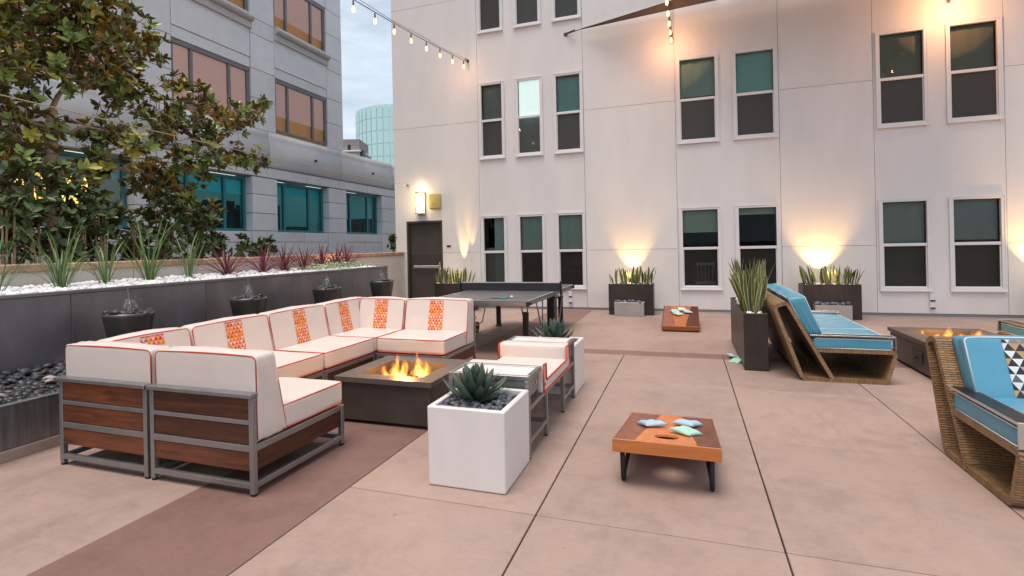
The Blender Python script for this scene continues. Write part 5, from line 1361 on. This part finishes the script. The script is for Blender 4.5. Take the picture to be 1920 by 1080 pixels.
def paddle(lab, x, y, rz, col):
    t = thing('paddle', lab, 'paddle', (x, y, .762), rz, 'table tennis bats')
    b = MB(); b.lathe([(0, 0), (.075, 0), (.077, .004), (.075, .012), (0, .012)], 24); b.v = [Vector((p.x*1.02, p.y, p.z)) for p in b.v]; obj('blade', b, col, t)
    b = MB(); b.box(-.17, -.068, -.014, .014, 0, .02, .006); obj('handle', b, m_board_e, t)
m_rr = M('red_rubber', (.45, .03, .03), .6); m_tl = M('teal_rubber', (.02, .26, .30), .5)
paddle('teal table tennis bat lying on the near half of the grey table', -2.48, 6.98, .3, m_tl)
paddle('red table tennis bat by the net', -2.30, 8.52, .5, m_rr); paddle('black table tennis bat by the net beside the red one', -2.52, 8.55, 2.6, m_rubber)
for lab, x, y in (('white ball beside the teal bat on the grey table', -2.36, 6.96), ('white ball by the net between the bats', -2.44, 8.40)):
    b = MB(); b.lathe([(.02*math.sin(PI*k/10), -.02*math.cos(PI*k/10)) for k in range(11)], 16); o = obj('ball', b, m_trim); o.location = (x, y, .781); tag(o, lab, 'ball')

# ------------------------------------------------------------------ blue cushioned wicker seats
PROF = [(0, 0), (.765, 0), (.80, .025), (.865, .30), (.85, .335), (.83, .345), (.41, .345), (-.085, .835), (-.11, .845), (-.235, .80), (-.262, .775), (-.262, .75)]
# the leaning back: outer loop outline, d measured from the back foot to the front, z up
def wicker_frame(par, w, dz=0.0):
    """folded strip of woven cane: a leaning back loop and a low seat loop"""
    th = .038
    def strip(path, y0, y1, closed):
        """path: list of (d,z) centre line points -> ribbon of thickness th between y0 and y1"""
        b = MB(); n = len(path); rings = []; acc = 0; us = []
        for i, p in enumerate(path):
            p = Vector((*p, 0)); a = Vector((*path[i-1], 0)) if (i or closed) else p; c = Vector((*path[(i+1) % n], 0)) if (i < n-1 or closed) else p
            t1 = (p-a).normalized() if (p-a).length else (c-p).normalized(); t2 = (c-p).normalized() if (c-p).length else t1
            nn = Vector((-t1.y-t2.y, t1.x+t2.x, 0)); nn.normalize(); k = 1/max(.5, nn.dot(Vector((-t1.y, t1.x, 0))))
            o = p+nn*th/2*k; q = p-nn*th/2*k
            if i: acc += (p-a).length
            us.append(acc); rings.append((o, q))
        segs = n if closed else n-1
        for i in range(segs):
            (o0, q0), (o1, q1) = rings[i], rings[(i+1) % n]; u0 = us[i]; u1 = us[i+1] if i < n-1 else acc+(Vector((*path[0], 0))-Vector((*path[-1], 0))).length
            P = lambda v, y: (v.x, y, v.y)
            W_ = y1-y0
            b.quad([P(o0, y0), P(o0, y1), P(o1, y1), P(o1, y0)], 0, [(u0, 0), (u0, W_), (u1, W_), (u1, 0)])
            b.quad([P(q0, y1), P(q0, y0), P(q1, y0), P(q1, y1)], 0, [(u0, W_), (u0, 0), (u1, 0), (u1, W_)])
            b.quad([P(q0, y0), P(o0, y0), P(o1, y0), P(q1, y0)], 0, [(u0, 0), (u0, th), (u1, th), (u1, 0)])
            b.quad([P(o0, y1), P(q0, y1), P(q1, y1), P(o1, y1)], 0, [(u0, 0), (u0, th), (u1, th), (u1, 0)])
        return b
    def rnd(path, r, closed=True, n=5):
        out = []; m = len(path)
        for i in range(m):
            p = Vector(path[i]); 
            if not closed and i in (0, m-1): out.append(tuple(p)); continue
            a = Vector(path[i-1]); c = Vector(path[(i+1) % m]); e1 = (a-p).normalized(); e2 = (c-p).normalized()
            rr = min(r, .45*(a-p).length, .45*(c-p).length)
            for k in range(n+1):
                t_ = k/n; out.append(tuple((p+e1*rr)*(1-t_)**2+p*2*t_*(1-t_)+(p+e2*rr)*t_**2))
        return out
    back = rnd([(.30, .018), (.012, .018), (-.250, .785+dz*.7), (-.125, .828+dz*.7)], .045)
    seat = rnd([(.150, .330), (.862, .330), (.775, .018), (.30, .018)], .05, False)
    y = 0
    obj('back_weave', strip(back, 0, w, True), m_wick, par, fix=True)
    obj('seat_weave', strip(seat, .001, w-.001, False), m_wick, par, fix=True)
def blue_seat(lab, loc, rz, w, n, flip=False, print_=True, trays=(0, 1), zt=.865):
    """local: x from the back foot (0) to the front, y along the seat (0..w), mirrored by rz"""
    t = thing('wicker_sofa' if w > 1.5 else 'wicker_chair', lab, 'sofa' if w > 1.5 else 'chair', loc, rz, 'woven seats with blue cushions')
    wicker_frame(t, w, zt-.865)
    cw = (w-.02)/n
    for i in range(n):
        y0 = .012+cw*i; y1 = y0+cw-.012
        b = MB(); b.rbox((.115, y0, .350), (.832, y1, .462), .02, 8, (0, 0, .014), wob=.007, seed=R.random()*9); s = obj('seat_cushion', b, m_blue, t)
        b = MB(); r = .0048
        for z in (.356, .457): b.tube([(.14, y0+.004, z), (.815, y0+.003, z), (.83, y0+.016, z), (.83, y1-.016, z), (.815, y1-.003, z), (.14, y1-.004, z)], r, 6)
        b.tube([(.827, y0+.006, .36), (.827, y0+.006, .455)], r, 6); b.tube([(.827, y1-.006, .36), (.827, y1-.006, .455)], r, 6)
        obj('piping', b, m_bpipe, s)
    bn = max(1, round((w-.18)/.66)) if w > 1.5 else 1
    bw = (w-.18)/bn
    for i in range(bn):
        y0 = .092+bw*i; y1 = y0+bw-.01
        def tf(p):     # p.x: 0 rear .. 1 front; p.z .46..  leaning
            tt = (p.z-.46)/.42; rear = .092-.205*tt; thick = .135+.035*tt
            return Vector((rear+p.x*thick, p.y, .462+(p.z-.462)*(zt-.462)/.403+.025*p.x*tt))
        b = MB(); b.rbox((0, y0, .462), (1, y1, .865), .03, 8, (.0, 0, .018), tf, wob=.010, seed=R.random()*9); c = obj('back_cushion', b, m_blue, t, fix=True)
        b = MB(); r = .005; e = .006
        for xx in (.03, .985):
            q = [(xx, y0+e, .48), (xx, y0+e, .83)]+[(xx, y0+e+.03-.03*math.cos(k*PI/8), .83+.03*math.sin(k*PI/8)) for k in range(1, 5)]+[(xx, y0+(y1-y0)*k/8, .862+.006*math.sin(PI*k/8)) for k in range(1, 8)]+[(xx, y1-e-.03+.03*math.sin(k*PI/8), .83+.03*math.cos(k*PI/8)) for k in range(0, 5)]+[(xx, y1-e, .48)]
            b.tube([tf(Vector(p)) for p in q], r, 6)
        obj('piping', b, m_bpipe, c)
        if print_:
            m = (y0+y1)/2; b = MB(); nx, nz = 4, 10; ids = {}
            for a_ in range(nx+1):
                for j in range(nz+1):
                    ids[a_, j] = b.pt(tf(Vector((1.012, m-.15+.30*a_/nx, .468+.385*j/nz))))
            for a_ in range(nx):
                for j in range(nz):
                    uvq = [(.30*q_/nx/.062, .40*r2/nz/.062) for q_, r2 in ((a_, j), (a_+1, j), (a_+1, j+1), (a_, j+1))]
                    b.face((ids[a_, j], ids[a_+1, j], ids[a_+1, j+1], ids[a_, j+1]), 0, True, uvq)
            obj('printed_strip', b, m_print_b, c)
    for s in trays:
        y0, y1 = (.0, .125) if s == 0 else (w-.125, w)
        b = MB(); b.box(.10, .838, y0+.008, y1-.008, .483, .4905, .002); tr_ = obj('arm_tray', b, m_black, t)
        b = MB(); b.box(.085, .854, y0, y0+.0075, .478, .494, .002); b.box(.085, .854, y1-.0075, y1, .478, .494, .002)
        b.box(.839, .854, y0+.008, y1-.008, .478, .494, .002); b.box(.8545, .861, y0, y1, .352, .494, .002); obj('metal_strap', b, m_chrome, tr_)
    return t
# sofa facing the fire (+x), its open end towards the lens at y = 6.22
blue_seat('wicker sofa with blue cushions and open woven end, beside the narrow snake plant box', (1.142, 6.22, 0), 0, 2.14, 3)
blue_seat('wicker armchair with blue cushions and grey triangle print strip, cut off by the picture edge', (1.665, 4.349, 0), -PI/2, .90, 1, trays=(0, 1), zt=.80)
blue_seat('second wicker armchair past the fire pit, only a blue cushion corner and silver strap showing', (4.44, 6.93, 0), PI/2, .90, 1, trays=(0, 1))

# ------------------------------------------------------------------ string lights, shade sail, guy cord
def string_light(lab, x, zw, y1=-6.0, n=26, dx=-.026, start=11.52, glow=5.0):
    t = thing('string_light', lab, 'string light', (x, YW, zw), 0, 'strings of warm bulbs over the patio')
    L = YW-y1
    def cab(s, sag=1.0): yy = -s; return Vector((dx*s, yy, -.128*s*sag*(1-s/L)))
    b = MB(); b.tube([cab(L*k/60) for k in range(61)], .008, 5); obj('cable', b, m_wire, t)
    b = MB(); b.tube([cab(L*k/60)+Vector((.012, 0, .035+.012*math.sin(k))) for k in range(61)], .0045, 5); obj('support_wire', b, m_wire, t)
    b = MB(); b.tube([(0, -.01, .02), (0, -.12, .05)], .012, 6); b.tube([(0, -.12, .05), (0, -.16, .0)], .012, 6); b.box(-.03, .03, -.012, 0, -.01, .06); obj('anchor', b, m_wire, t)
    ms = MB(); ms.lathe([(.0, .0), (.016, 0), (.018, -.055), (.013, -.06), (0, -.06)], 8); ms_ = ms.mesh('bulb_socket', [m_wire])
    mb = MB(); mb.lathe([(.0, -.058), (.015, -.06), (.024, -.095), (.026, -.125), (.018, -.155), (0, -.163)], 10); mb_ = mb.mesh('bulb', [m_bulb])
    for k in range(n):
        s = (YW-start)+.605*k
        if s > L-.3: break
        p = cab(s)
        bu = place('bulb', mb_, t, p+Vector((0, 0, -.05))); place('bulb_socket', ms_, bu, (0, 0, .03), (0, 0, 0), (.8, .8, 1.4))
        if k % 3 == 1: lamp('bulb_light', t, (p+Vector((0, .28, -.22))) if k == 1 else (p+Vector((0, 0, -.3))), glow if k == 1 else (7.0 if x < -4 else 3.0), (1, .46, .20), .03)
    return t
string_light('string of warm bulbs crossing the strip of sky to the wall above the door', -5.00, 6.05, n=20)
string_light('string of warm bulbs seen end on below the shade sail', -.215, 5.99, n=20, dx=-.004, glow=20.0)
string_light('string of warm bulbs anchored above the paired windows at the upper picture edge', 4.72, 6.03, n=20, dx=-.004, glow=42.0)
sail = thing('shade_sail', 'brown triangular shade sail whose corner is tied to the white wall', 'shade sail', (-2.45, 11.62, 6.37))
A_, B_, C_ = Vector((-2.15, 11.66, 6.385)), Vector((6.4, 11.62, 6.87)), Vector((4.15, 9.32, 6.36))
b = MB(); n = 14; ids = {}
o = Vector(sail.location)
def sp(u, v):     # u along A->B, v along A->C
    p = A_+(B_-A_)*u+(C_-A_)*v; w = 1-u-v
    p -= ((B_-A_)*.0+(A_+B_+C_)/3*0) ; k = 4*(u*w+v*w+u*v)/3
    c_ = (A_+B_+C_)/3; p = p+(c_-p)*.16*(u*w*(1-v)**3+v*w*(1-u)**3+u*v*(1-w)**3)*1.6; p.z -= .10*27*u*v*w; return p-o
for i in range(n+1):
    for j in range(n+1-i): ids[i, j] = b.pt(sp(i/n, j/n))
for i in range(n):
    for j in range(n-i):
        b.face((ids[i, j], ids[i+1, j], ids[i, j+1]), 0, True)
        if i+j < n-1: b.face((ids[i+1, j], ids[i+1, j+1], ids[i, j+1]), 0, True)
obj('sailcloth', b, m_sail, sail)
b = MB()
for e in ([sp(k/20, 0) for k in range(21)], [sp(0, k/20) for k in range(21)], [sp(k/20, 1-k/20) for k in range(21)]): b.tube(e, .012, 6)
obj('edge_webbing', b, m_sail, sail)
b = MB(); b.tube([Vector((-2.54, 11.76, 6.362))-o, A_-o], .010, 6); b.tube([Vector((-2.50, 11.73, 6.365))-o, Vector((-2.30, 11.65, 6.382))-o], .020, 8); b.box(-2.58-o.x, -2.50-o.x, 11.757-o.y, 11.769-o.y, 6.32-o.z, 6.40-o.z)
b.tube([B_-o, Vector((6.9, 11.76, 6.92))-o], .010, 6); b.tube([C_-o, C_-o+Vector((.5, -2.2, .35))], .010, 6); obj('tie_cable', b, m_wire, sail)
cd = thing('guy_cord', 'pale guy cord running from the wall beside the sconce up into the magnolia', 'cord', (-6.737, 11.77, 3.111))
P0 = Vector((-6.737, 11.765, 3.111)); P1 = Vector((-6.62, 3.35, 3.16)); b = MB(); o = Vector(cd.location)
b.tube([P0.lerp(P1, k/24)+Vector((0, 0, -.16*4*(k/24)*(1-k/24)*.25))-o for k in range(25)], .007, 5); obj('cord', b, m_rope, cd)
b = MB(); b.tube([P0.lerp(P1, .008)-o, P0.lerp(P1, .03)-o], .016, 8); b.box(-.03, .03, -.012, -.002, -.03, .03); obj('turnbuckle', b, m_chrome, cd)
